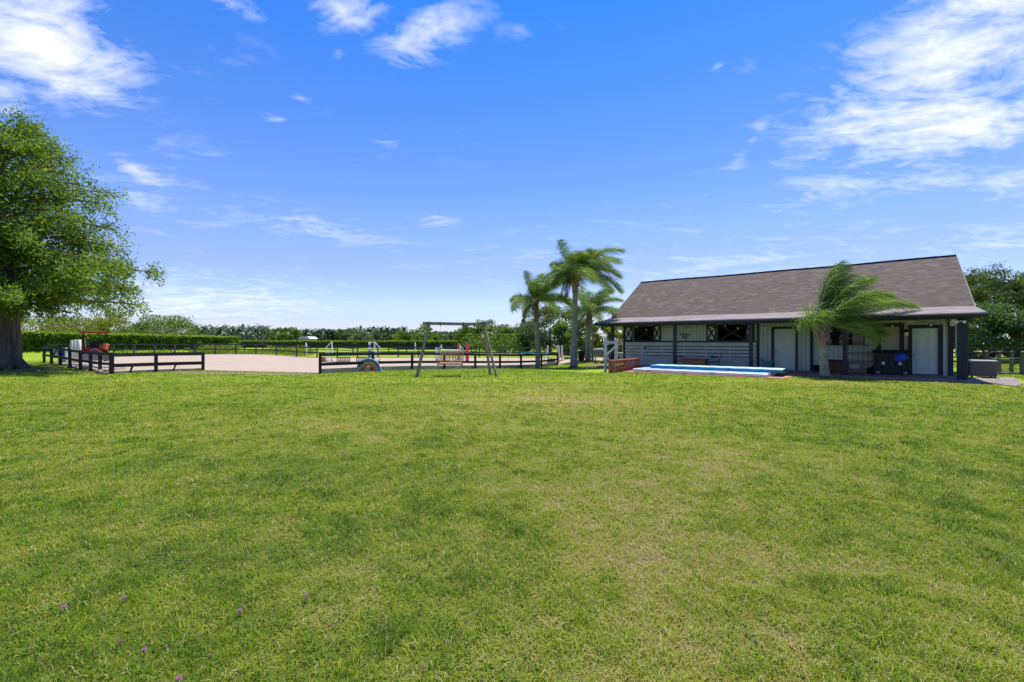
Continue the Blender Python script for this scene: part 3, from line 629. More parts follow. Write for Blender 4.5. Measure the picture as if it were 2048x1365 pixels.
mb = MB(); mb.box(-L_ / 2, L_ / 2, -.012, .0, -.03, .02); mb.box(L_ / 2 - .03, L_ / 2 + .02, -.014, .0, -.09, .09); mb.build('shaft', M['grey_metal'], ar)
mb = MB(); mb.prism([(-L_ / 2 - .02, -.07), (-L_ / 2 + .02, -.07), (-L_ / 2 + .015, .10), (-L_ / 2 - .015, .10)], -.016, 0)
mb.prism([(-L_ / 2 - .11, -.02), (-L_ / 2 - .09, -.09), (-L_ / 2, -.11), (-L_ / 2 + .1, -.09), (-L_ / 2 + .12, -.02), (-L_ / 2, -.06)], -.018, -.002); mb.build('anchor', M['black'], ar)
# string of porch lights: cable with hanging bulbs
sl_ = thing('string_lights', 'sagging black cable of small clear bulbs strung along the porch eave', 'string lights', bw(0, .5), BROT)
mb = MB(); pts = []
for k in range(97):
    x = -15.4 + 15.2 * k / 96; s_ = (k % 8) / 8; pts.append((x, .0, 2.60 - .16 * math.sin(math.pi * s_) - .0))
mb.tube(pts, .008, 5); mb.build('cable', M['black'], sl_)
for k in range(0, 97, 4):
    p = pts[k]; mb = MB(); mb.tube([(p[0], 0, p[2]), (p[0], 0, p[2] - .07)], .018, 6, 0); mb.lathe([(0.012, -.07), (.03, -.10), (.033, -.125), (.02, -.155), (0, -.16)], (p[0], 0, p[2]), 8, 1)
    mb.build('bulb', [M['black'], M['bulb']], sl_)
# wall lantern, electrical box, security lamp
lt = thing('wall_lantern', 'dark carriage lantern on the wall between plywood window and panelled door', 'wall lamp', bw(t_at(1812), WR - .02, z_at(1812, 668)), BROT)
mb = MB(); mb.lathe([(0, .2), (.03, .18), (.11, .08), (.12, .06), (0, .06)], (0, -.12, 0), 12); mb.bar((0, 0, .1), (0, -.12, .17), .03, .03); mb.box(-.05, .05, -.02, 0, -.02, .16); mb.build('bracket', M['black'], lt)
MB().lathe([(.07, .06), (.085, .0), (.07, -.12), (.0, -.14)], (0, -.12, 0), 12).build('shade', M['bulb'], lt)
eb = thing('electrical_box', 'white utility box with conduit at the top of the right barn corner trim', 'utility box', bw(-.0, WR - .04), BROT)
MB().box(-.09, .07, -.12, 0, 2.33, 2.64).build('housing', M['white_paint'], eb, bevel=.01)
MB().tube([(.12, -.04, 2.7), (.12, -.04, .9)], .02, 8).tube([(.12, -.04, 1.75), (.12, -.04, 1.65)], .032, 8).tube([(.12, -.04, 1.3), (.12, -.04, 1.0)], .03, 8).build('conduit', M['white_paint'], eb)
se = thing('security_light', 'twin headed security light under the eave at the right corner post', 'lamp', bw(-.0, -.02, 2.45), BROT)
MB().lathe([(0, .06), (.06, .06), (.06, .02), (0, .02)]).build('base', M['white_paint'], se)
for s_ in (-1, 1): MB().tube([(0, 0, .03), (s_ * .06, -.14, .0), (s_ * .12, -.24, -.03)], [.02, .045, .06], 10).build('lamp_head', M['white_paint'], se)
# brick patio along the front, its grey kerb, and the concrete slab at the right end
def flat(name, pts, z0, z1, mat):
    mb = MB(); n = len(pts); P = [bw(t, r) for t, r in pts]
    vs = [(p.x, p.y, z1) for p in P] + [(p.x, p.y, z0) for p in P]
    mb.add(vs, [tuple(range(n)), tuple(range(n, 2 * n))[::-1]] + [(i, i + n, (i + 1) % n + n, (i + 1) % n) for i in range(n)])
    o = mb.build(name, mat); o.rotation_euler = (0, 0, 0); return struct(o)
flat('patio', [(-.35, -.72), (16.2, -.72), (16.2, WR), (-.35, WR)], -.3, DZ, M['brick'])
flat('lower_patio', [(5.55, -.724), (5.8, -3.35), (13.28, -3.55), (13.28, -.724)], -.3, .03, M['brick'])
flat('kerb', [(-.9, -.90), (5.45, -.90), (5.45, -.724), (-.354, -.724), (-.354, WR), (-.9, WR)], -.3, DZ - .03, M['conc'])
flat('path', [(-1.25, -2.05), (-.904, -1.0), (-.904, 3.6), (-2.1, 3.7), (-1.7, -.3)], -.3, .035, M['conc'])
mb = MB(); sp_ = [(px(1148, 36.5), 36.5), (px(1216, 32.0), 32.0), (px(1232, 33.6), 33.6), (px(1150, 38.2), 38.2)]
mb.add([(x, y, gzf(x, y) + .03) for x, y in sp_] + [(x, y, -.5) for x, y in sp_], [(0, 1, 2, 3), (7, 6, 5, 4), (0, 4, 5, 1), (1, 5, 6, 2), (2, 6, 7, 3), (3, 7, 4, 0)]); struct(mb.build('side_path', M['conc']))

# ------------------------------------------------------------------ things on the porch and patio
def at_barn(t, r, z=DZ): return bw(t, r, z)
for k, (nm, lab, tz, zz, top, band) in enumerate((('tumbling_mat', 'lower inflatable tumbling mat with light blue top and white side on the patio', (6.42, 12.75, -3.15, -1.0), .031, 'mat_blue', 'mat_white'),
                                     ('tumbling_mat', 'upper inflatable tumbling mat with pale aqua top and turquoise side, stacked on the other', (5.95, 12.1, -2.35, -.80), .031 + .172, 'mat_aqua', 'mat_teal'))):
    t0, t1, r0, r1 = tz; L_ = t1 - t0; Wd = r1 - r0
    mt = thing(nm, lab, 'mat', bw((t0 + t1) / 2, (r0 + r1) / 2, zz), BROT + (R(0.4) if k else 0), 'inflatable tumbling mats')
    n = 60; vs = []; fs = []
    prof = [(-Wd / 2 + .02, 0), (-Wd / 2 - .015, .05), (-Wd / 2 - .02, .10), (-Wd / 2 - .01, .16), (-Wd / 2 + .03, .195), (-Wd / 4, .20), (0, .20), (Wd / 4, .20), (Wd / 2 - .03, .195), (Wd / 2 + .01, .16), (Wd / 2 + .02, .1), (Wd / 2 + .015, .05), (Wd / 2 - .02, 0)]
    for i in range(n + 1):
        x = -L_ / 2 + L_ * i / n; e = min(1, min(i, n - i) / 2.0); sc_ = .975 + .025 * e
        for (r, z) in prof: vs.append((x, r * sc_, z * .86 * (.93 + .07 * e) + (.004 * math.sin(i * .9 + r * 2) if z > .15 else 0)))
    m = len(prof)
    side = MB(); topm = MB()
    allf = [(i * m + j, (i + 1) * m + j, (i + 1) * m + j + 1, i * m + j + 1) for i in range(n) for j in range(m - 1)]
    for q, f in enumerate(allf):
        pass
    side.add(vs, [f for q, f in enumerate(allf) if (q % (m - 1)) not in (4, 5, 6, 7)] + [tuple(range(m)), tuple(range(n * m, n * m + m))[::-1]], 0, False)
    topm.add(vs, [f for q, f in enumerate(allf) if (q % (m - 1)) in (4, 5, 6, 7)], 0, True)
    side.build('side_wall', M[band], mt); topm.build('top_surface', M[top], mt)
    for xx in (-L_ * .36, L_ * .13): MB().tube([(xx - .09, -Wd / 2 - .025, .09), (xx, -Wd / 2 - .05, .075), (xx + .09, -Wd / 2 - .025, .09)], .014, 6).build('handle', M['black'], mt)
# red stained railing at the left end of the patio
rl = thing('wooden_railing', 'low red stained timber railing with open middle at the left patio end', 'railing', bw(13.33, -4.5, 0), math.atan2(.777, .629))
def rb(n, *a, m='redwood'): MB().box(*a).build(n, M[m], rl, bevel=.008)
rb('end_post', -.02, .16, -.14, .14, 0, .62); rb('post', 1.6, 1.75, -.06, .06, 0.30, .58); rb('end_post', 3.2, 3.36, -.10, .10, .1, .66)
rb('top_rail', -.04, 3.40, -.12, .12, .60, .66); rb('upper_board', .16, 3.2, .02, .06, .47, .60)
rb('lower_board', .16, 3.2, .0, .05, .0, .15); rb('lower_board', .16, 3.2, .0, .05, .165, .30)
# white posts with diagonal brace
wf = thing('braced_frame', 'flaking white timber frame with diagonal brace beside the red railing', 'wooden frame', gp(1211, 745), math.atan2(.15, .98))
dx = .60
MB().box(-.065, .065, -.065, .065, -.05, 1.78).box(-.085, .085, -.085, .085, 1.78, 1.86).build('post', M['white_wood'], wf, bevel=.006)
MB().box(dx - .065, dx + .065, -.065, .065, -.05, 1.72).box(dx - .085, dx + .085, -.085, .085, 1.72, 1.79).build('post', M['white_wood'], wf, bevel=.006)
MB().box(.066, dx - .066, -.03, .03, 1.50, 1.64).build('cross_rail', M['white_wood'], wf)
MB().bar((.05, -.07, .92), (dx - .03, -.07, 1.42), .03, .10).build('brace', M['white_wood'], wf)
MB().bar((.03, -.09, .85), (.30, -.14, .42), .03, .08).build('brace', M['white_wood'], wf)
# orange wooden chest, cafe chairs on the porch
ch = thing('wooden_chest', 'orange brown wooden chest table standing on the porch behind the mats', 'chest', bw(t_at(1393, 1.2), 1.2, DZ), BROT)
MB().box(-.75, .55, -.35, .35, .05, .50).build('body', M['teak'], ch, bevel=.01); MB().box(-.82, .62, -.40, .40, .50, .55).build('lid', M['redwood'], ch, bevel=.01)
for x in (-.7, .5):
    for y in (-.3, .3): MB().box(x - .04, x + .04, y - .04, y + .04, 0, .05).build('foot', M['black'], ch)
def chair(loc, rz, lab):
    c = thing('patio_chair', lab, 'chair', loc, rz, 'black metal patio chairs')
    b = M['black']
    for sx in (-1, 1):
        MB().tube([(sx * .26, -.28, 0), (sx * .26, -.26, .42), (sx * .27, -.22, .64), (sx * .27, .18, .66)], .016, 6).build('front_leg', b, c)
        MB().tube([(sx * .24, .34, 0), (sx * .25, .20, .40), (sx * .25, .36, .92)], .016, 6).build('rear_leg', b, c)
    mb = MB(); mb.box(-.26, .26, -.26, .22, .39, .42)
    mb.build('seat', b, c)
    mb = MB()
    for x in np.linspace(-.2, .2, 6): mb.bar((x, .21, .44), (x, .36, .90), .022, .012)
    mb.bar((-.25, .36, .90), (.25, .36, .90), .03, .03); mb.bar((-.25, .30, .70), (.25, .30, .70), .02, .02); mb.build('backrest', b, c)
    return c
chair(bw(t_at(1430, 1.1), 1.1, DZ), BROT + R(-75), 'black metal patio chair with barred back, right of the wooden chest')
chair(bw(t_at(1360, 1.1), 1.1, DZ), BROT + R(95), 'black metal patio chair half hidden between porch post and wooden chest')
# turquoise bag by the door
bg = thing('tote_bag', 'slouched turquoise bag standing left of the plain door', 'bag', bw(t_at(1534, 2.2), 2.2, DZ), BROT)
mb = MB(); mb.lathe([(.16, 0), (.20, .1), (.24, .30), (.29, .47), (.27, .46), (.2, .2), (0, .15)], (0, 0, 0), 16)
mb.v = [(x * 1.05, y * .6, z + .09 * max(0, z - .3) / .17 * math.cos(2.2 * math.atan2(y, x))) for x, y, z in mb.v]; mb.build('body', M['teal_bag'], bg)
mb = MB()
for s_ in (-1, 1): mb.tube([(s_ * .12, -.1, .42), (s_ * .20, -.08, .60), (s_ * .26, 0, .58), (s_ * .22, .1, .44)], .014, 6)
mb.build('handle', M['post_grey'], bg)
bk = thing('bucket', 'small dark planter bucket on the porch left of the palm trunk', 'bucket', bw(t_at(1635, 2.2), 2.2, DZ), BROT)
MB().lathe([(.0, .0), (.15, 0), (.19, .30), (.205, .31), (.205, .33), (.18, .33), (.15, .05), (0, .05)]).build('pail', M['black'], bk); MB().tube([(-.2, 0, .31), (-.12, -.12, .22), (.12, -.12, .22), (.2, 0, .31)], .006, 5).build('handle', M['grey_metal'], bk)
# low cabinet with white top, metal shelves, black bin
cb = thing('low_cabinet', 'dark brown cabinet with white frame and top between palm and porch post', 'cabinet', bw(t_at(1670, 2.1), 2.1, DZ), BROT)
MB().box(-.47, .47, -.28, .28, .02, .66).build('body', M['dark_in'], cb); MB().box(-.52, .52, -.33, .33, .66, .70).build('top', M['white_paint'], cb); MB().box(.47, .51, -.30, -.26, .12, .66).build('side_rail', M['white_paint'], cb)
MB().box(-.40, .40, -.30, -.285, .06, .56).build('front_panel', M['dark_brown'], cb)
sh = thing('shelving_unit', 'open metal shelving unit with five boards against the wall right of the post', 'shelves', bw(t_at(1720, 2.1), 2.1, DZ), BROT)
for x in (-.55, .55):
    for y in (-.2, .2): MB().box(x - .02, x + .02, y - .02, y + .02, 0, 1.72).build('upright', M['grey_metal'], sh)
for z in (.22, .60, .98, 1.36, 1.70): MB().box(-.53, .53, -.20, .20, z - .015, z + .015).build('shelf', M['post_grey'], sh)
tr_ = thing('folded_cloth', 'crumpled pale cloth lying on the middle shelf of the metal shelving', 'cloth', bw(t_at(1720, 2.0), 2.0, DZ + 1.0), BROT)
mb = MB(); n = 9
mb.add([(-.28 + .07 * i, -.14 + .07 * j, .02 + .035 * random.random() * (0 < i < n - 1) * (0 < j < 4)) for j in range(5) for i in range(n)], [(j * n + i, j * n + i + 1, (j + 1) * n + i + 1, (j + 1) * n + i) for j in range(4) for i in range(n - 1)], 0, True)
o_ = mb.build('cloth_fold', M['wicker_top'], tr_); sm_ = o_.modifiers.new('thick', 'SOLIDIFY'); sm_.thickness = .012
bx = thing('cardboard_box', 'small brown box on the bottom shelf of the metal shelving', 'box', bw(t_at(1708, 2.05), 2.05, DZ + .235), BROT)
MB().box(-.2, .2, -.14, .14, 0, .22).build('carton', M['kick'], bx); MB().box(-.2, .2, -.025, .025, .221, .224).build('tape', M['tan'], bx)
bn_ = thing('storage_bin', 'large black plastic storage bin with two white labels under the plywood window', 'storage bin', bw(t_at(1783, 1.95), 1.95, DZ), BROT)
MB().box(-.66, .62, -.36, .36, .05, 1.02).build('body', M['black'], bn_, bevel=.03)
MB().box(-.70, .66, -.40, .40, 1.02, 1.16).build('lid', M['rubber'], bn_, bevel=.03)
for x in (-.5, .48):
    MB().lathe([(0, -.03), (.09, -.03), (.09, .03), (0, .03)], (0, 0, 0), 14).build('wheel', M['grey_metal'], bn_, loc=(x, -.36, .09), rot=(R(90), 0, 0))
mb = MB()
for x in np.arange(-.55, .56, .22): mb.box(x - .02, x + .02, -.385, -.361, .2, .9)
mb.build('rib', M['rubber'], bn_)
for x in (-.30, .30): MB().box(x - .055, x + .055, -.392, -.386, .46, .60).build('label_plate', M['white_paint'], bn_)
bl = thing('plastic_bag', 'bright blue crumpled bag hanging on the right end of the black bin', 'bag', bw(t_at(1801, 1.5), 1.5, DZ + .62), BROT)
mb = MB()
pr = [(0, .36), (.10, .34), (.20, .26), (.24, .16), (.22, .06), (.12, 0), (0, .0)]
mb.lathe(pr, (0, 0, 0), 14); mb.v = [(x * (1 + .22 * math.sin(9 * z + 5 * x)), y * .35, z + .06 * math.sin(7 * x + 3 * z)) for x, y, z in mb.v]; mb.build('bag_body', M['blue'], bl)
MB().tube([(-.05, 0, .32), (0, .04, .46), (.06, 0, .32)], .012, 5).build('handle', M['blue'], bl)
bs = thing('rubbish_sack', 'low slumped black sack on the porch left of the storage bin', 'sack', bw(t_at(1746, 1.9), 1.9, DZ), BROT)
mb = MB(); mb.lathe([(0, 0), (.22, .02), (.26, .12), (.17, .27), (.05, .34), (.0, .34)], (0, 0, 0), 14); mb.v = [(x * (1 + .12 * math.sin(11 * y)), y * (1 + .1 * math.sin(8 * x)), z) for x, y, z in mb.v]; mb.build('sack_body', M['rubber'], bs)
MB().tube([(0, 0, .33), (.02, 0, .40)], [.025, .05], 6).build('knot', M['rubber'], bs)
# grey wicker box on the slab at the right
wb = thing('wicker_box', 'taupe wicker storage box with pale lid on the slab beyond the right corner', 'storage box', bw(-1.0, 3.1, .035), BROT)
MB().box(-.42, .42, -.5, .5, .06, .70).build('body', M['wicker'], wb, bevel=.02); MB().box(-.45, .45, -.53, .53, .70, .76).build('lid', M['wicker_top'], wb, bevel=.02)
for x in (-.36, .36):
    for y in (-.44, .44): MB().box(x - .03, x + .03, y - .03, y + .03, 0, .06).build('foot', M['black'], wb)

# ------------------------------------------------------------------ fences
def fence(name, label, pts, zs, spacing, rails, posth, postw, mats, side=-1, depth=.02, boardh=.14, group=None, kick=None, cat='fence', ts=None, lean=0.0):
    """pts: polyline (x,y); rails: list of centre heights; every post a part, every run of board a part"""
    root = thing(name, label, cat, (pts[0][0], pts[0][1], 0), 0, group); ox, oy = pts[0]
    posts = []
    for a, b in zip(pts[:-1], pts[1:]):
        L = math.hypot(b[0] - a[0], b[1] - a[1]); n = max(1, round(L / spacing))
        for k in range(n): posts.append((a[0] + (b[0] - a[0]) * k / n, a[1] + (b[1] - a[1]) * k / n))
    posts.append(pts[-1])
    if ts: posts = ts
    G = lambda p: gzf(*p)
    for i, p in enumerate(posts):
        q = posts[min(i + 1, len(posts) - 1)]; r = posts[max(i - 1, 0)]; an = math.atan2(q[1] - r[1], q[0] - r[0]); l = lean * random.uniform(-1, 1)
        mb = MB(); w = postw / 2; mb.box(-w, w, -w, w, -.1, posth)
        o = mb.build('post', mats[0], root, loc=(p[0] - ox, p[1] - oy, G(p)), rot=(l, l, an))
    for a, b in zip(posts[:-1], posts[1:]):
        d = Vector((b[0] - a[0], b[1] - a[1], 0)).normalized(); nrm = Vector((-d.y, d.x, 0)) * side * (postw / 2 + depth / 2 + .002)
        for h in rails:
            j = random.uniform(-.012, .012)
            mb = MB(); mb.bar(Vector((a[0] - ox, a[1] - oy, G(a) + h)) + nrm, Vector((b[0] - ox, b[1] - oy, G(b) + h + j)) + nrm - d * .004, depth, boardh)
            mb.build('rail', mats[1] if h == rails[0] else mats[0], root)
        if kick:
            mb = MB(); mb.bar(Vector((a[0] - ox, a[1] - oy, G(a) + kick / 2 - .03)) - nrm, Vector((b[0] - ox, b[1] - oy, G(b) + kick / 2 - .03)) - nrm, .04, kick); mb.build('kick_board', mats[2], root)
    return root
FM = (M['black_wood'], M['fence_top'], M['kick'])
cam2 = Vector((0, 0, 0))
# middle near fence, posts at the measured spots
A_, B_ = (-9.7, 23.0), (3.7, 37.0)
ss = [0, .15, .282, .406, .54, .66, .774, .896, 1.0]
tsm = [(A_[0] + (B_[0] - A_[0]) * s, A_[1] + (B_[1] - A_[1]) * s) for s in ss]
fence('arena_fence', 'black board fence with grey kick board behind the porch swing', [A_, B_], None, 2.5, [.96, .47], 1.04, .11, FM, side=-1, kick=.27, ts=tsm, boardh=.15, lean=.01)
# left near fence: two runs meeting at a corner
tsl = [(px(88, 28.4), 28.4), (px(103, 27.2), 27.2), (px(121, 26.2), 26.2), (px(140, 25.2), 25.2), (px(161, 24.3), 24.3), (px(181, 23.6), 23.6), (px(200, 22.9), 22.9), (px(222, 22.3), 22.3)]
fence('arena_fence', 'black board fence run receding towards the cypress, in front of the tractor', [tsl[0], tsl[-1]], None, 2.4, [.98, .50], 1.06, .12, FM, side=-1, kick=.10, ts=tsl, boardh=.13, lean=.02)
tsr = [(px(224, 22.4), 22.4), (px(312, 24.0), 24.0), (px(406, 25.6), 25.6)]
fl = fence('arena_fence', 'short black board fence left of the arena opening, between corner post and gap', [tsr[0], tsr[-1]], None, 2.4, [.94, .42], 1.02, .13, FM, side=-1, kick=.16, ts=tsr, boardh=.18)
for uu, YY in ((266, 23.1), (352, 24.7)):
    MB().bar((px(uu - 3, YY) - tsr[0][0], YY - tsr[0][1] - .12, gzf(px(uu, YY), YY) + .0), (px(uu + 3, YY) - tsr[0][0], YY - tsr[0][1] - .08, gzf(px(uu, YY), YY) + .44), .10, .05).build('prop', M['black_wood'], fl)
# far side of the arena
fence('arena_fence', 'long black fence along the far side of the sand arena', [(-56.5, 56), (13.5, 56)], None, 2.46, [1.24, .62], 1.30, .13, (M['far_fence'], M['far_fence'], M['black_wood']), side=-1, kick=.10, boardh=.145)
fence('paddock_fence', 'second low dark fence in the field beyond the arena', [(-60, 76), (-6, 78)], None, 3.0, [1.0, .62, .25], 1.08, .15, FM, side=-1, boardh=.12)
# small dark fence between the palms and the grill
fence('yard_fence', 'short dark fence piece between the tall palm and the bins', [(px(1152, 39.5), 39.5), (px(1186, 39.0), 39.0)], None, 1.5, [1.0, .62, .25], 1.08, .11, FM, boardh=.14)
# wind screen fence far off
wsx = [(-95, 112), (-20, 108), (-8, 104)]
ws = thing('screen_fence', 'far black mesh screen fence in front of the clipped hedge', 'fence', (wsx[0][0], wsx[0][1], 0))
for a, b in zip(wsx[:-1], wsx[1:]):
    n = 14
    for k in range(n):
        p = [a[i] + (b[i] - a[i]) * k / n for i in (0, 1)]; q = [a[i] + (b[i] - a[i]) * (k + 1) / n for i in (0, 1)]
        MB().bar((p[0] - wsx[0][0], p[1] - wsx[0][1], .25), (q[0] - wsx[0][0] - .05, q[1] - wsx[0][1], .25), .03, 1.1 + .04 * random.random()).build('screen_panel', M['mesh'], ws)
        MB().box(p[0] - wsx[0][0] - .06, p[0] - wsx[0][0] + .06, p[1] - wsx[0][1] - .16, p[1] - wsx[0][1] - .04, -.4, .95).build('post', M['black_wood'], ws)
# fences right of the barn
fence('paddock_fence', 'four board dark fence in the shade behind the metal gate', [(28.0, 33.5), (42.0, 30.0)], None, 2.4, [1.15, .82, .5, .2], 1.22, .12, (M['black_wood'], M['fence_top'], M['kick']), boardh=.10)
def wirefence(a, b, lab):
    w = thing('wire_fence', lab, 'fence', (a[0], a[1], 0)); d = Vector((b[0] - a[0], b[1] - a[1], 0)); n = 2
    mb = MB(); 
    for z in np.arange(.12, 1.15, .11): mb.bar((0, 0, z), (d.x, d.y, z), .006, .006)
    for k in range(int(d.length / .15)): p = d * (k * .15 / d.length); mb.bar((p.x, p.y, .1), (p.x, p.y, 1.15), .005, .005)
    mb.build('mesh_panel', M['grey_metal'], w); MB().bar((0, 0, 1.2), (d.x, d.y, 1.2), .04, .06).bar((0, 0, .95), (d.x, d.y, .95), .03, .05).build('top_rail', M['fence_top'], w)
gY = 22.6
wirefence((px(1930, 23.6), 23.6), (px(1968, gY + .2), gY + .2), 'thin wire mesh fence joining the barn side and the thick gate post')
def roundpost(u, v, h, w, lab):
    p = gp(u, v); t = thing('wooden_post', lab, 'post', p, 0, 'grey brown timber posts around the gate')
    MB().tube([(0, 0, -.1), (0, 0, h * .5), (.01, 0, h)], [w / 2, w / 2, w / 2 * .96], 12).build('shaft', M['brown_post'], t)
    MB().lathe([(w / 2 * .9, h), (w / 2 * .5, h + .02), (0, h + .025)], (.01, 0, 0), 12).build('top_cap', M['post_grey'], t)
roundpost(1972.5, 750, 1.15, .19, 'thick timber gate post on the left of the metal gate')
roundpost(1998, 748, 1.12, .17, 'round timber post behind the left half of the metal gate')
roundpost(2023, 748.5, 1.12, .17, 'round timber post behind the right half of the metal gate')
roundpost(2046, 751, 1.14, .22, 'dark timber post at the right picture edge beside the gate')
gt = thing('metal_gate', 'black tubular metal gate with rounded top corners and wire infill', 'gate', (px(1978.5, gY - .4), gY - .4, 0), 0)
gw = px(2040, gY - .4) - px(1978.5, gY - .4)
MB().tube([(0, 0, .06), (0, 0, .95), (.05, 0, 1.08), (.16, 0, 1.12), (gw - .2, 0, 1.12), (gw - .05, 0, 1.06), (gw, 0, .9), (gw, 0, .06), (0, 0, .06)], .024, 8).build('gate_frame', M['black'], gt)
MB().tube([(0, 0, .82), (gw, 0, .80)], .015, 6).tube([(0, 0, .1), (gw, 0, .1)], .015, 6).build('cross_tube', M['grey_metal'], gt)
mb = MB()
for x in np.arange(.07, gw, .075): mb.bar((x, 0, .08), (x, 0, .82), .006, .006)
for z in np.arange(.2, .8, .12): mb.bar((0, 0, z), (gw, 0, z), .006, .006)
mb.build('wire_infill', M['grey_metal'], gt)

# ------------------------------------------------------------------ porch swing on its frame
YS = 21.3
sw = thing('swing_frame', 'weathered A frame swing stand with green metal brackets on the lawn', 'swing frame', (px(908, YS), YS, 0))
cx = px(908, YS); zt = zv(648.5, YS)
q = lambda u: px(u, YS) - cx
MB().bar((q(845.5), 0, zt + .02), (q(970), 0, zt - .03), .09, .14).build('top_beam', M['post_grey'], sw)
for (ut, ub, yb) in ((857, 832.5, -.15), (857, 834.5, .62), (968, 993, -.15), (967, 980.5, .62)):
    Yb = YS + yb
    mb = MB(); mb.bar((q(ut), .02 if yb < 0 else .09, zt - .05), (px(ub, Yb) - cx, yb, -.02), .10, .10); mb.build('leg', M['post_grey'], sw, bevel=.01)
for ut in (857, 968): MB().box(q(ut) - .085, q(ut) + .085, -.065, .065, zt - .12, zt + .095).build('bracket', M['green_metal'], sw, bevel=.01)
for ut in (881, 927): MB().tube([(q(ut), 0, zt + .09), (q(ut), -.07, zt), (q(ut), 0, zt - .12), (q(ut), .07, zt), (q(ut), 0, zt + .09)], .012, 6).build('hanger', M['black'], sw)
pb = thing('porch_swing', 'hanging slatted wooden bench swing with pale seat under the A frame', 'swing', (px(902, YS), YS, 0)); cx2 = px(902, YS)
q2 = lambda u: px(u, YS) - cx2
zs = zv(727.5, YS); zb = zv(706, YS); hw = q2(926)
MB().box(-hw, hw, -.34, -.30, zs - .06, zs - .0).build('front_rail', M['teak'], pb)
mb = MB()
for k in range(6): mb.box(-hw + .02, hw - .02, -.30 + k * .09, -.30 + k * .09 + .075, zs + .0 + .004 * abs(k - 2), zs + .02 + .004 * abs(k - 2))
mb.build('seat', M['tan'], pb)
mb = MB(); lean = lambda z: .24 + (z - zs) * .3
def bkbar(x0, x1, z0, z1):
    vs = [(x0, lean(z0), z0), (x1, lean(z0), z0), (x1, lean(z1), z1), (x0, lean(z1), z1)]; vs += [(x, y + .03, z) for x, y, z in vs]
    mb.add(vs, [(3, 2, 1, 0), (4, 5, 6, 7), (0, 1, 5, 4), (1, 2, 6, 5), (2, 3, 7, 6), (3, 0, 4, 7)])
bkbar(-hw, hw, zb - .09, zb); bkbar(-hw, hw, zs + .01, zs + .07)
for x in (-hw + .02, -hw + .12, -hw + .22, -.10, 0, .06, .14, hw - .24, hw - .14, hw - .05): bkbar(x, x + .035, zs + .07, zb - .09)
for z in np.linspace(zs + .12, zb - .16, 4): bkbar(-hw + .255, -.10, z, z + .035); bkbar(.175, hw - .24, z, z + .035)
mb.build('backrest', M['teak'], pb)
for s_ in (-1, 1):
    MB().tube([(s_ * hw, -.34, zs - .10), (s_ * (hw + .03), -.34, zs + .2), (s_ * (hw + .06), -.25, zs + .27), (s_ * (hw + .02), .32, zs + .30)], .026, 8).build('armrest', M['teak'], pb)
    mb = MB(); top = (q(881) + cx - cx2 if s_ < 0 else q(927) + cx - cx2)
    mb.tube([(top, 0, zt - .1), (s_ * (hw + .02), 0, zs + .75)], .007, 5); mb.tube([(s_ * (hw + .02), 0, zs + .75), (s_ * (hw + .03), -.30, zs + .02)], .006, 5); mb.tube([(s_ * (hw + .02), 0, zs + .75), (s_ * (hw + .03), .30, zs + .1)], .006, 5)
    mb.build('chain', M['grey_metal'], pb)

# ------------------------------------------------------------------ trees
def tree_mesh_parts(root, trunkV, leafV, leafF, leafT, barkm, leafm):
    trunkV.build('trunk', barkm, root); link('crown', fast_mesh('crown', leafV, leafF, [leafm], leafT), root)
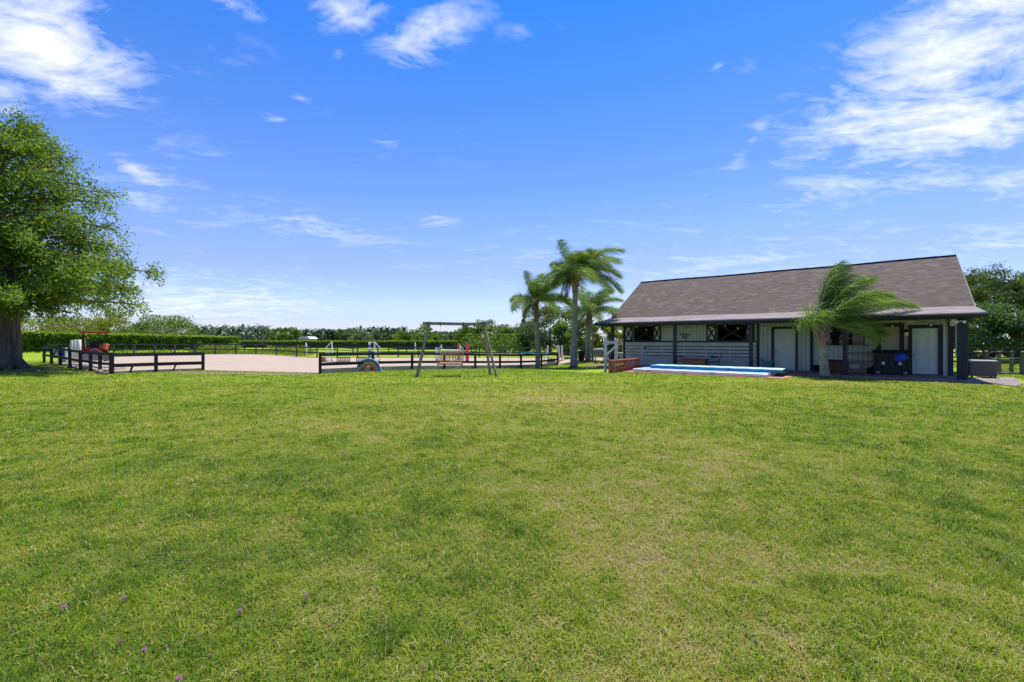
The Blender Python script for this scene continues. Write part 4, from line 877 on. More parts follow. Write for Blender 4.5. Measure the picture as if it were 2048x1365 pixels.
# bald cypress at the left edge
def cypress():
    bx_, by_ = px(0, 23.4), 23.4; gz_ = gzf(bx_, by_) - .03
    root = thing('cypress_tree', 'tall feathery bald cypress with thick fluted trunk at the left edge', 'tree', (bx_, by_, gz_))
    mb = MB(); hts = [0, .15, .45, 1.0, 2.0, 3.5, 5, 7, 9, 11, 12.6]; rad = [.86, .80, .73, .67, .58, .52, .43, .32, .22, .12, .04]
    mb.tube([(.12 * math.sin(z * .5), .1 * math.sin(z * .7), z - .1) for z in hts], rad, 30, flute=.06, nf=9)
    for k in range(9):
        a = k * .7 + .2; mb.tube([(math.cos(a) * .5, math.sin(a) * .5, .5), (math.cos(a) * .85, math.sin(a) * .85, .12), (math.cos(a) * 1.15, math.sin(a) * 1.15, -.08)], [.28, .2, .06], 8)
    mb.build('trunk', M['bark'], root)
    br = MB(); P = []; D = []; T = []
    def ext(z):   # reach of the crown at height z above ground (measured off the silhouette)
        return np.interp(z, [1.6, 2.2, 3.0, 4.0, 5.2, 6.2, 7.2, 8.4, 9.6, 11.0, 12.0, 12.9, 13.6], [2.8, 3.6, 5.2, 6.4, 6.4, 5.7, 5.2, 5.0, 4.7, 3.8, 2.8, 1.5, .6])
    nb = 150
    for i in range(nb):
        f = (i + .5) / nb; z0 = 2.7 + 9.1 * f ** 1.0; a = i * 2.39996 + random.uniform(-.3, .3)
        z1 = min(12.9, z0 + random.uniform(-.1, .9) + (.9 if f > .55 else 0)); L = float(ext(min(z1, 13))) * random.uniform(.72, 1.04)
        p0 = Vector((0, 0, z0)); tip = Vector((math.cos(a) * L, math.sin(a) * L, z1))
        if z0 < 5: tip.z += .5 * random.random() - .1
        mid = p0.lerp(tip, .5) + Vector((0, 0, .35 + .3 * random.random()))
        pts = [p0, p0.lerp(mid, .5) + Vector((0, 0, .1)), mid, mid.lerp(tip, .5) + Vector((0, 0, .06)), tip]
        r = .10 * (1 - f) + .035; br.tube(pts, [r, r * .8, r * .6, r * .35, .01], 5, caps=False)
        nsub = int(5 + L * 2.3)
        for s in range(nsub):
            g = random.uniform(.22, 1.0); idx = min(3, int(g * 4)); q_ = pts[idx].lerp(pts[idx + 1], g * 4 - idx)
            sa = a + random.choice((-1, 1)) * random.uniform(.4, 1.2); sl = (1.25 - .55 * g) * random.uniform(.5, 1.1)
            e = q_ + Vector((math.cos(sa) * sl, math.sin(sa) * sl, random.uniform(-.55, .50)))
            if s % 2 == 0: br.tube([q_, e], [r * .28, .006], 3, caps=False)
            n = int((56 * sl + 14) * (1.0 if f < .4 else .62)); tt = rng.random(n)[:, None]
            base = np.array(q_) * (1 - tt) + np.array(e) * tt
            base = base + rng.normal(size=(n, 3)) * np.array([.22, .22, .19]); base[:, 2] -= .42 * rng.random(n) ** 1.6 * (.55 if z0 < 3.6 else 1.1 - .5 * f)
            dr = unit(np.array(e - q_)[None, :] * .5 + rng.normal(size=(n, 3)) * .45 + np.array([0, 0, -.35]))
            P.append(base); D.append(dr); T.append(np.clip(rng.normal(.50 + .27 * random.uniform(-1, 1) + (.12 if g > .8 else 0), .16, n), 0, .93 + .07 * (random.random() < .12)))
    br.build('branches', M['bark2'], root)
    P = np.concatenate(P); D = np.concatenate(D); T = np.concatenate(T)
    V, Fc = leafcloud(P, .21, D, 3.0, .6)
    link('crown', fast_mesh('crown', V, Fc, [M['cypress']], T), root)
cypress()

def frond(root, origin, az_, el_, L, wind, droop, mat, leafl=.55, nl=70, name='frond', spread=.95, yellow=0.0, lw=.55, chaos=.26):
    """a feather palm leaf: curved stalk with two rows of long thin leaflets, blown by the wind"""
    d = np.array([math.cos(az_) * math.cos(el_), math.sin(az_) * math.cos(el_), math.sin(el_)]); p = np.array(origin, float); n = 16; pts = [p.copy()]; dirs = [d.copy()]
    for k in range(n):
        f = k / n; d = d + np.array(wind) * (.25 + f) / n + np.array([0, 0, -droop]) * (.3 + 1.3 * f) / n; d /= np.linalg.norm(d); p = p + d * L / n; pts.append(p.copy()); dirs.append(d.copy())
    pts = np.array(pts); dirs = np.array(dirs)
    t = np.linspace(.14, .995, nl); fi = t * n; i0 = np.minimum(fi.astype(int), n - 1); fr = (fi - i0)[:, None]
    B = pts[i0] * (1 - fr) + pts[i0 + 1] * fr; Dd = unit(dirs[i0] * (1 - fr) + dirs[i0 + 1] * fr)
    side = unit(np.cross(Dd, np.array([0, 0, 1.0]) + 1e-3)); ll = leafl * (np.sin(np.pi * np.clip(t * .86 + .10, 0, 1)) ** .6)
    Vs = []; Ts = []
    upv = np.cross(side, Dd)
    for sgn in (-1, 1, -1, 1):
        w_ = np.array(wind) * rng.uniform(.25, .8, (nl, 1)); B = B + Dd * rng.uniform(-.5, .5, (nl, 1)) * (L / nl)
        e1 = unit(side * sgn * spread + upv * rng.uniform(-.45, .45, (nl, 1)) + Dd * .55 + w_ * lw + rng.normal(size=(nl, 3)) * chaos)
        e2 = unit(e1 * .6 + w_ * .9 + np.array([0, 0, -.65]) * rng.uniform(.5, 1.2, (nl, 1)) + Dd * .2)
        lj = ll * rng.uniform(.7, 1.15, nl); m = B + e1 * (lj * .5)[:, None]; e = m + e2 * (lj * .65)[:, None]
        wv = unit(np.cross(e1, rng.normal(size=(nl, 3)))) * .0085
        Vs.append(np.stack([B - wv * .6, B + wv * .6, m + wv, m - wv], 1)); Vs.append(np.stack([m - wv, m + wv, e + wv * .2, e - wv * .2], 1))
        tt = np.clip(rng.normal(.45 + yellow, .22, nl), 0, 1); Ts += [tt, tt]
    V = np.concatenate(Vs).reshape(-1, 3); nq = len(V) // 4
    # stalk
    rr = np.linspace(.035, .006, n + 1) * (L / 3.0); sd2 = unit(np.cross(dirs, np.array([0, 0, 1.0]) + 1e-3)); up = np.cross(sd2, dirs)
    ring = np.stack([pts + sd2 * rr[:, None], pts + up * rr[:, None], pts - sd2 * rr[:, None], pts - up * rr[:, None]], 1).reshape(-1, 3)
    fs = np.array([(4 * i + k, 4 * i + (k + 1) % 4, 4 * i + 4 + (k + 1) % 4, 4 * i + 4 + k) for i in range(n) for k in range(4)])
    Va = np.concatenate([V, ring]); Fa = np.concatenate([np.arange(nq * 4).reshape(-1, 4), fs + nq * 4])
    link(name, fast_mesh(name, Va, Fa, [mat, M['rachis']], np.concatenate(Ts + [np.full(len(fs), .6)]), mi=[0] * nq + [1] * len(fs)), root)

def queen_palm(name, label, base, path, radii, crown, fl, nfr, wind, dead=0, shaft=.8, seed=1, custom=None, boots=True, ll=.6, lw=.55, spread=.95):
    random.seed(seed); root = thing(name, label, 'palm tree', base, 0, 'wind blown queen palms')
    mb = MB(); mb.tube(path, radii, 14); mb.build('trunk', M['palm_trunk'], root)
    MB().tube([(path[0][0], path[0][1], -.12), (path[0][0], path[0][1], .06), (path[0][0], path[0][1], .14)], [radii[0] * 1.35, radii[0] * 1.25, radii[0] * .9], 14, flute=.05).build('root_base', M['bark2'], root)
    c = Vector(crown); top = Vector(path[-1])
    mb = MB(); r = radii[-1]
    mb.tube([top - Vector((0, 0, .1)), top + (c - top) * .4, c, c + Vector((0, 0, .25))], [r * 1.15, r * 1.35, r * 1.0, r * .3], 10)
    for k in range(14 if boots else 8):
        a = k * 2.4; h = random.random(); q0 = top.lerp(c, h * .8); e = q0 + Vector((math.cos(a) * (r * 1.6 + .12), math.sin(a) * (r * 1.6 + .12), .34))
        mb.tube([q0, q0.lerp(e, .6) + Vector((math.cos(a), math.sin(a), 0)) * .05, e], [.07, .05, .02], 5)
    mb.build('leaf_boots', M['boot'], root)
    if custom:
        for (a, e, L, dr_, yl) in custom: frond(root, c + Vector((0, 0, .05)), R(a), R(e), L, wind, dr_, M['queen'], ll, int(36 + 24 * L), yellow=yl, lw=lw, spread=spread)
    else:
        for k in range(nfr):
            f = k / nfr; a = k * 2.39996; e = R(74 - 70 * f) + random.uniform(-.1, .1); frond(root, c + Vector((0, 0, .05)), a, e, fl * random.uniform(.85, 1.1) * (.68 if (e > .95 and seed == 5) else 1) * (.72 if math.cos(a) < -.35 else 1), wind, .9 + 1.2 * f, M['queen'], ll, int(46 + 30 * fl), yellow=random.uniform(-.15, .2))
    for k in range(dead):
        a = random.uniform(0, 6.28) if k else 3.0; frond(root, c, a, R(-10), fl * .55, (0.1, 0, 0), 3.5, M['brownfrond'], .4, 60, name='dead_frond')
    return root
WIND = (1.25, .1, .1)
g1 = Vector((px(1076, 33.5), 33.5, gzf(px(1076, 33.5), 33.5)))
queen_palm('queen_palm', 'left queen palm with pale grey trunk in front of the arena fence, blown right', g1, [(0, 0, -.1), (-.02, 0, .6), (-.03, 0, 1.8), (-.08, 0, 2.7), (-.11, 0, 3.5)], [.21, .185, .17, .165, .15], (-.12, 0, 4.8), 3.5, 15, WIND, 3, seed=3, ll=.85)
g2 = Vector((px(1148, 30.5), 30.5, gzf(px(1148, 30.5), 30.5)))
queen_palm('queen_palm', 'tallest queen palm with ringed trunk in the middle of the palm group, blown right', g2, [(-.02, 0, -.1), (.0, 0, 1.0), (.05, 0, 2.4), (.08, 0, 4.0), (.06, 0, 5.1)], [.27, .235, .20, .18, .155], (.12, 0, 6.2), 3.3, 20, WIND, 3, seed=5, ll=1.0)
g3 = Vector((px(1176, 38), 38, gzf(px(1176, 38), 38)))
queen_palm('queen_palm', 'shorter queen palm with reddish boots right of the tallest palm', g3, [(0, 0, -.1), (.02, 0, 1.5), (.05, 0, 2.85)], [.24, .22, .22], (.10, 0, 4.0), 3.1, 13, WIND, 2, seed=8, ll=.9)
g4 = gp(1648, 757)
cus = [(150, 68, 1.35, 4.6, .1), (95, 82, 3.6, .6, -.1), (80, 86, 3.4, .8, -.25), (40, 80, 3.2, .9, -.15), (-40, 76, 3.0, 1.0, -.1), (60, 66, 3.2, 1.0, 0), (-60, 58, 3.0, 1.3, .05), (20, 50, 4.0, 1.0, .05), (-15, 42, 4.0, 1.15, .1),
       (30, 36, 3.8, 1.15, .1), (0, 26, 3.0, 1.6, .2), (-20, 18, 2.3, 1.9, .3), (200, 68, 1.2, 4.2, .1), (10, 70, 3.6, .9, 0)]
queen_palm('queen_palm', 'leaning young queen palm standing alone in front of the barn, fronds swept right', g4, [(.06, 0, -.08), (.0, 0, .5), (-.06, 0, 1.2), (-.10, 0, 1.55)], [.215, .18, .155, .145], (-.16, 0, 2.15), 3, 18, (1.3, .0, .05), 0, seed=11, custom=cus, ll=.95, lw=.9, spread=.55)

def blobtree(name, label, x, y, h, rx, mat, leaf, n, cat='tree', trunkr=.2, low=.25, group=None, ry=None, clump=None, flat_=1.0, nclump=None, bark='bark2', gap=0.0):
    """trunk with limbs and a crown of leaf clumps spread through an uneven volume"""
    z0 = gzf(x, y) if y < 200 else -.4; root = thing(name, label, cat, (x, y, z0), 0, group); ry = ry or rx
    ch = h * (1 - low) / 2; cz = h * low + ch
    nclump = nclump or int(26 + rx * 4); cl = clump or max(.5, rx * .30); C = []
    for k in range(nclump):
        v = unit(rng.normal(size=3)); rr = rng.uniform(.45, 1.0) ** .6
        C.append((v[0] * rx * rr * rng.uniform(.8, 1.05), v[1] * ry * rr, cz + v[2] * ch * rr ** .6 * rng.uniform(.8, 1.0) * flat_))
    C = np.array(C); per = n // nclump; P = []; T = []
    for c in C:
        r = cl * rng.uniform(.6, 1.25); v = unit(rng.normal(size=(per, 3))) * (rng.random((per, 1)) ** .42) * r * np.array([1.15, 1.15, .75])
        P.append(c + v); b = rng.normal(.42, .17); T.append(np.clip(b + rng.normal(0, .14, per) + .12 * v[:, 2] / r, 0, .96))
    P = np.concatenate(P); T = np.concatenate(T); keep = P[:, 2] > .08; P = P[keep]; T = T[keep]
    P[:, 2] = np.minimum(P[:, 2], h * 1.02)
    mb = MB(); mb.tube([(0, 0, -.2), (.05 * rx, 0, h * low), (0, .03 * rx, cz)], [trunkr * 1.3, trunkr, trunkr * .5], 8)
    for k in range(7):
        c = C[k * len(C) // 7]; mb.tube([(.03 * rx, 0, h * low * rng.uniform(.8, 1.3)), tuple(np.array([0, 0, h * low * .3]) + c * np.array([.55, .55, .62])), tuple(c)], [trunkr * .5, trunkr * .3, .03], 5, caps=False)
    mb.build('trunk', M[bark], root); V, Fc = leafcloud(P, leaf, None, 1.5)
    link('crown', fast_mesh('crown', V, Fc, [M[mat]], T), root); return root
def ft(name, label, u, vtop, wpx, Y, mat, n=2600, **kw):
    x = px(u, Y); z0 = gzf(x, Y); h = zv(vtop, Y) - z0; return blobtree(name, label, x, Y, h, wpx / 2 / F * Y, mat, kw.pop('leaf', Y * 3.4 / F), n, **kw)
# behind the big hedge, left
ft('leafy_tree', 'yellow green loose tree behind the hedge, just right of the cypress trunk', 95, 636, 120, 78, 'yg', 5200, low=.1)
ft('leafy_tree', 'yellow green tree behind the hedge above the tractor canopy', 165, 630, 120, 82, 'yg', 5600, low=.1)
ft('leafy_tree', 'brighter yellow green tree at the right end of the yellow green clump', 218, 626, 90, 85, 'yg', 4600, low=.1)
ft('shrub', 'low pale shrub just above the hedge left of the fan palm', 283, 662, 70, 92, 'mg', 1500, low=.0, cat='shrub')
ft('leafy_tree', 'dark tree left shoulder of the rounded dark tree above the hedge', 285, 647, 60, 118, 'dg', 2200, low=.1)
ft('leafy_tree', 'large rounded dark green tree above the hedge', 335, 634, 116, 120, 'mg', 6000, low=.1)
# fan palm with skirt of dead leaves
def fanpalm(label, u, vtop, wpx, Y):
    x = px(u, Y); z0 = gzf(x, Y); h = zv(vtop, Y) - z0; r = wpx / 2 / F * Y; root = thing('fan_palm', label, 'palm tree', (x, Y, z0))
    MB().tube([(0, 0, -.1), (0, 0, h * .55)], [.3, .25], 10).build('trunk', M['boot'], root)
    n = 900; a = rng.random(n) * 6.28; e = rng.uniform(-1.3, .9, n); rr = rng.uniform(.35, 1.0, n) * r
    D = np.stack([np.cos(a) * np.cos(e), np.sin(a) * np.cos(e), np.sin(e)], 1); P = D * rr[:, None] * np.array([1, 1, .8]) + np.array([0, 0, h * .6])
    V, Fc = leafcloud(P, .8, D, 4, .3); link('crown', fast_mesh('crown', V, Fc, [M['deadpalm']], np.clip(.25 - e * .3 + rng.normal(.2, .2, n), 0, 1)), root)
fanpalm('fan palm with grey skirt of dead leaves in front of the rounded dark tree', 328, 655, 56, 93)
# row of royal palms
def royal(seed):
    r_ = np.random.default_rng(seed); root = thing('royal_palm', '', 'palm tree')
    MB().tube([(0, 0, -.2), (0, 0, 2.5), (0, 0, 5.2), (0, 0, 6.4)], [.20, .18, .15, .12], 8).build('trunk', M['palm_far'], root)
    Vs = []; Ts = []
    for k in range(15):
        a = k * 2.4 + r_.uniform(-.2, .2); e = 1.15 - 1.5 * k / 15; L = 3.0 * r_.uniform(.85, 1.1); p = np.array([0, 0, 6.2]); d = np.array([math.cos(a) * math.cos(e), math.sin(a) * math.cos(e), math.sin(e)])
        for s in range(9):
            q_ = p + d * L / 9; sd_ = unit(np.cross(d, [0, 0, 1.0])); w = .52 * math.sin(math.pi * (s + 1.2) / 10.5)
            for sg in (-1, 1):
                m = (p + q_) / 2; Vs.append([p, q_, q_ + sd_ * sg * w + np.array([.15, 0, -w * .45]), p + sd_ * sg * w + np.array([.1, 0, -w * .45])]); Ts.append(r_.uniform(.1, .8))
            d = unit(d + np.array([.05, 0, -.17])); p = q_
    V = np.array(Vs).reshape(-1, 3); link('crown', fast_mesh('crown', V, np.arange(len(V)).reshape(-1, 4), [M['royal']], Ts), root)
    return root
protos = [royal(s) for s in (1, 2, 3)]
ORD = ['first', 'second', 'third', 'fourth', 'fifth', 'sixth', 'seventh', 'eighth', 'ninth', 'tenth', 'eleventh', 'twelfth', 'thirteenth', 'fourteenth', 'fifteenth', 'sixteenth', 'seventeenth', 'eighteenth', 'nineteenth', 'twentieth', 'twenty first', 'twenty second', 'twenty third', 'twenty fourth', 'twenty fifth', 'twenty sixth', 'twenty seventh', 'twenty eighth']
used = [False] * 3
def put_royal(u, vtop, Y, label, group):
    k = random.randrange(3); x = px(u, Y); z0 = -.4; h = zv(vtop, Y) - z0; s = h / 8.3
    if not used[k]:
        used[k] = True; r = protos[k]; r.location = (x, Y, z0); r.scale = (s * .95, s * .95, s); r.rotation_euler = (0, 0, random.uniform(0, 6.28)); r['label'] = label; r['group'] = group; return
    r = dup(protos[k], (x, Y, z0), random.uniform(0, 6.28), label, group); r.scale = (s * .95, s * .95, s)
us = sorted([ 389, 396, 402, 409, 416, 421, 428, 434, 441, 447, 454, 459, 466, 473, 479, 486, 492, 499, 505, 511, 518, 524, 530, 537])
for i, u in enumerate(us):
    put_royal(u, 645 + 5 * random.random() + (4 if i % 3 else 0) - (2 if u in (505, 530) else 0), random.uniform(150, 185), ORD[i] + ' from the left of the royal palms between dark tree and willowy trees', 'royal palms in the far row')
put_royal(268, 640, 125, 'lone royal palm head rising over the dark trees left of the rounded tree', 'royal palms in the far row')
us2 = [606, 613, 640, 648, 702, 712, 722, 732, 741, 750, 760, 772, 806]
for i, u in enumerate(us2):
    put_royal(u, 649 + 6 * random.random() + (5 if u < 660 else 0), random.uniform(150, 180), ORD[i] + ' from the left of the royal palms spread from the pink house to the arena', 'royal palms by the far trees')
ft('leafy_tree', 'willowy pale green tree left one of two beside the pink house', 556, 656, 40, 140, 'mg', 2000, low=.05)
ft('leafy_tree', 'willowy pale green tree right one of two beside the pink house', 582, 655, 44, 138, 'mg', 2200, low=.05)
for (u, vt, w, Y, mt, lb) in ((625, 662, 40, 160, 'dg', 'dark tree behind the pink house roof'), (652, 663, 46, 165, 'dg', 'dark tree right of the pink house'), (676, 662, 40, 168, 'mg', 'mid green tree between two dark trees above the far hedge'), (697, 656, 34, 150, 'gg', 'taller greyish tree left of the group of palm heads'),
    (735, 672, 70, 150, 'dg', 'low dark tree under the palm heads above the white jump'), (767, 660, 46, 150, 'dg', 'dark tree right of the palm heads'), (790, 658, 40, 155, 'dg', 'dark tree left of the swing frame'), (812, 664, 44, 140, 'mg', 'pale mid green tree just left of the swing frame'),
    (846, 654, 42, 135, 'mg', 'domed green tree behind the left swing leg'), (868, 668, 34, 140, 'mg', 'low green tree seen under the swing beam, left'), (890, 667, 44, 145, 'gg', 'low greyish tree seen under the swing beam, middle'), (910, 670, 30, 145, 'dg', 'small dark tree seen under the swing beam, right'), (722, 668, 40, 125, 'gg', 'small greyish bush tree above the hedge near the striped jump')):
    ft('leafy_tree', lb, u, vt - 3, w * 1.12, Y, mt, 2400, low=.03)
# trees right of the swing, behind the arena
for (u, vt, w, Y, mt, lb) in ((934, 652, 50, 90, 'mg', 'light green tree left of the right swing leg'), (972, 644, 60, 84, 'mg', 'bushy bright tree directly behind the right swing leg'), (1008, 651, 60, 80, 'mg', 'bushy bright tree right of the swing'), (1040, 655, 50, 78, 'yg', 'yellowish bushy tree left of the left palm'),
    (1000, 672, 150, 76, 'mg', 'broad low bush under the bright trees right of the swing')):
    ft('leafy_tree', lb, u, vt - 2, w * 1.15, Y, mt, 6000, low=.0)
ft('leafy_tree', 'tall grey green airy tree between left and tallest palm', 1098, 610, 116, 70, 'gg', 12000, low=.08, leaf=.27)
ft('leafy_tree', 'dark narrow tree left of the grey green tree beside the palm trunk', 1055, 635, 36, 72, 'dg', 2200, low=.05)
for (u, vt, w, Y, mt, lb) in ((1135, 643, 60, 66, 'hedge', 'dense glossy green tree behind the tallest palm trunk'), (1170, 640, 60, 64, 'mg', 'dense green tree behind the short palm'), (1205, 645, 56, 62, 'mg', 'dense green tree above the grill'), (1240, 642, 60, 60, 'yg', 'dense yellowish tree behind the left barn corner'), (1285, 648, 60, 60, 'mg', 'dense green tree mostly hidden behind the left part of the barn')):
    ft('leafy_tree', lb, u, vt - 2, w * 1.1, Y, mt, 6000, low=.0)
# right of the barn
ft('leafy_tree', 'broad glossy leafy tree right of the barn corner', 1975, 600, 150, 36, 'rb', 17000, low=.0, leaf=.20, nclump=34, trunkr=.2)
ft('leafy_tree', 'dark dense tree at the right picture edge behind the gate', 2046, 612, 120, 40, 'dg', 15000, low=.02, leaf=.21, trunkr=.25)
ft('leafy_tree', 'green tree top peeping behind the right roof edge', 1945, 596, 60, 48, 'mg', 7000, low=.15, leaf=.24)
def pine(label, u, vtop, wpx, Y, n, seed):
    random.seed(seed); x = px(u, Y); z0 = gzf(x, Y); h = zv(vtop, Y) - z0; r = wpx / 2 / F * Y; root = thing('pine_tree', label, 'tree', (x, Y, z0))
    mb = MB(); mb.tube([(0, 0, -.2), (.1, 0, h * .5), (-.1, 0, h * .93)], [.28, .2, .06], 10); P = []
    for k in range(n):
        a = k * 2.4; f = random.uniform(.56, .97); L = r * random.uniform(.4, 1.0) * (1.2 - .75 * abs(f - .75) * 2); p0 = Vector((0, 0, h * f - .7)); e = Vector((math.cos(a) * L, math.sin(a) * L, h * f + random.uniform(-.5, .3)))
        m = p0.lerp(e, .5) + Vector((0, 0, -.15)); mb.tube([p0, m, e], [.07, .05, .015], 5, caps=False)
        for q_ in range(8):
            c = m.lerp(e, random.uniform(.0, 1.1)) + Vector((random.gauss(0, .35), random.gauss(0, .35), random.gauss(.1, .2))); P.append(np.array(c) + rng.normal(size=(80, 3)) * np.array([.27, .27, .15]))
    mb.build('trunk', M['bark2'], root); P = np.concatenate(P); V, Fc = leafcloud(P, .24, None, 3.6)
    link('crown', fast_mesh('crown', V, Fc, [M['pine']], np.clip(rng.normal(.45, .22, len(P)), 0, 1)), root)
pine('tall spreading pine with layered crown at the right picture edge', 2034, 538, 150, 40, 36, 4)
pine('thin pine top showing behind the right gable of the roof', 1938, 545, 56, 44, 14, 9)

# hedges: solid dark core box painted as inner shade, plus thousands of leaves over every face
def hedge(label, a, b, w, h0, h1, n, leaf, mat='hedge', cat='hedge', skirt=.5, z0=-.3):
    d = Vector((b[0] - a[0], b[1] - a[1], 0)); L = d.length; rz = math.atan2(d.y, d.x); root = thing('clipped_hedge', label, cat, (a[0], a[1], z0), rz)
    mb = MB(); N = 30
    for k in range(N):
        x0 = L * k / N; x1 = L * (k + 1) / N; hh = h0 + (h1 - h0) * (k + .5) / N; mb.box(x0, x1 - .002, -w / 2 + .25, w / 2 - .25, skirt, hh - .25)
    mb.build('shade_core', M['hedge_core'], root)  # dark box stops the view through and stands for inner shade
    x = rng.random(n) * L; hh = h0 + (h1 - h0) * x / L; which = rng.random(n); y = np.where(which < .65, -w / 2 + rng.normal(0, .10, n), rng.uniform(-w / 2, w / 2, n)); z = np.where(which < .65, skirt + (hh - skirt) * rng.random(n), hh + rng.normal(0, .06, n))
    wob = (vnoise(x, z * 2, 1.1) - .5) * .35; y = y - np.where(which < .65, wob, 0); z = z + np.where(which >= .65, (vnoise(x, y * 0, .9, 3) - .5) * .25, 0)
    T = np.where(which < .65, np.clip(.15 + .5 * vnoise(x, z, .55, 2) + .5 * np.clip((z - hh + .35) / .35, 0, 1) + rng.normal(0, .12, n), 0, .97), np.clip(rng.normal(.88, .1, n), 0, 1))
    P = np.stack([x, y, z], 1); D = np.where((which < .65)[:, None], [0, -1, .4], [0, 0, 1.0]); V, Fc = leafcloud(P, leaf, D, 1.4, 1.6)
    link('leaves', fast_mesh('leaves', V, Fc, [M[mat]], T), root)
    mb = MB()
    for k in range(int(L / 1.2)): mb.tube([(k * 1.2 + .4, 0, -.1), (k * 1.2 + .4 + random.uniform(-.1, .1), 0, skirt + .1)], [.09, .06], 6)
    mb.build('stems', M['bark2'], root)
hedge('big glossy clipped hedge behind the left side of the arena', (px(20, 62), 62), (px(472, 86), 86), 1.8, zv(665, 62) + .3, zv(675.5, 86) + .3, 30000, .30, skirt=.45)
hedge('long low far hedge running behind the black mesh screen', (px(430, 128), 128), (px(1010, 112), 112), 1.6, 1.95, 1.95, 11000, .42, mat='mg', skirt=.2)
# ground cover beyond the arena
def weeds(name, label, areas, n, size, mat):
    P = []; D = []
    for (x0, x1, y0, y1, hh, k) in areas:
        m = int(n * k); x = rng.uniform(x0, x1, m); y = rng.uniform(y0, y1, m); q_ = vnoise(x, y, 2.0, 6); z = gz(x, y) + hh * rng.random(m) * (q_ * 1.3); P.append(np.stack([x, y, z], 1))
    P = np.concatenate(P); V, Fc = leafcloud(P, size, np.array([[0, 0, 1.0]]), 3, 1.2)
    o = link(name, fast_mesh(name, V, Fc, [M[mat]], np.clip(rng.normal(.5, .25, len(P)), 0, 1))); stuff(o, label, 'weeds')
weeds('tall_weeds', 'yellow green tall weeds growing behind the far arena fence', [(px(395, 60), px(480, 62), 57.5, 63, 1.1, .4), (px(480, 60), px(545, 60), 57.5, 62, .5, .15), (px(545, 60), px(612, 60), 58, 64, 1.15, .3), (-57, px(400, 60), 57.5, 60, .5, .15)], 9000, .28, 'weed')
def woods():
    n = 16000; a = rng.random(n); u = 225 + 715 * a; top = 668 - 5 * (vnoise(u, u * 0, 22, 1) - .5) * 2 - 4 * (vnoise(u, u * 0, 7, 3) - .3)
    Y = 196 + 14 * rng.random(n); z = -.4 + (H + (V0 - top) / F * 200 + .4) * rng.random(n) ** .8; x = (u - U0) / F * Y
    V, Fc = leafcloud(np.stack([x, Y, z], 1), .95, None, 1.4); T = np.clip(.1 + .6 * vnoise(x, z * 2, 6, 5) + rng.normal(0, .14, n), 0, .95)
    stuff(link('distant_woods', fast_mesh('distant_woods', V, Fc, [M['dg']], T)), 'far dark wood along the horizon behind the royal palms', 'woods')
woods()
# small far buildings
hs = thing('house', 'small salmon pink house with pale roof among the far trees', 'house', (px(609, 135), 135, -.4))
MB().box(-1.6, 1.4, 0, 5, 0, 2.7).build('wall', M['pinkwall'], hs); MB().prism([(-2.0, 2.7), (1.8, 2.7), (.9, 3.4), (-1.0, 3.4)], -.4, 5.4).build('roof', M['roof_pale'], hs); MB().box(-.9, -.2, -.03, 0, .9, 1.9).build('window', M['glass'], hs)
for (u0, u1, lb) in ((788, 816, 'low pale roofed shed above the screen fence left of the swing'), (857, 881, 'low pale roofed shed seen between swing leg and chain')):
    Y = 122; x = px((u0 + u1) / 2, Y); w = (u1 - u0) / 2 / F * Y; s_ = thing('shed', lb, 'shed', (x, Y, -.4), 0, 'low sheds beyond the screen')
    MB().box(-w * .85, w * .85, 0, 3, 0, 1.5).build('wall', M['post_grey'], s_); MB().prism([(-w, 1.5), (w, 1.5), (w * .6, 1.95), (-w * .6, 1.95)], -.3, 3.3).build('roof', M['roof_pale'], s_); MB().box(-.5, .5, -.03, 0, 0, 1.3).build('door', M['dark_in'], s_)

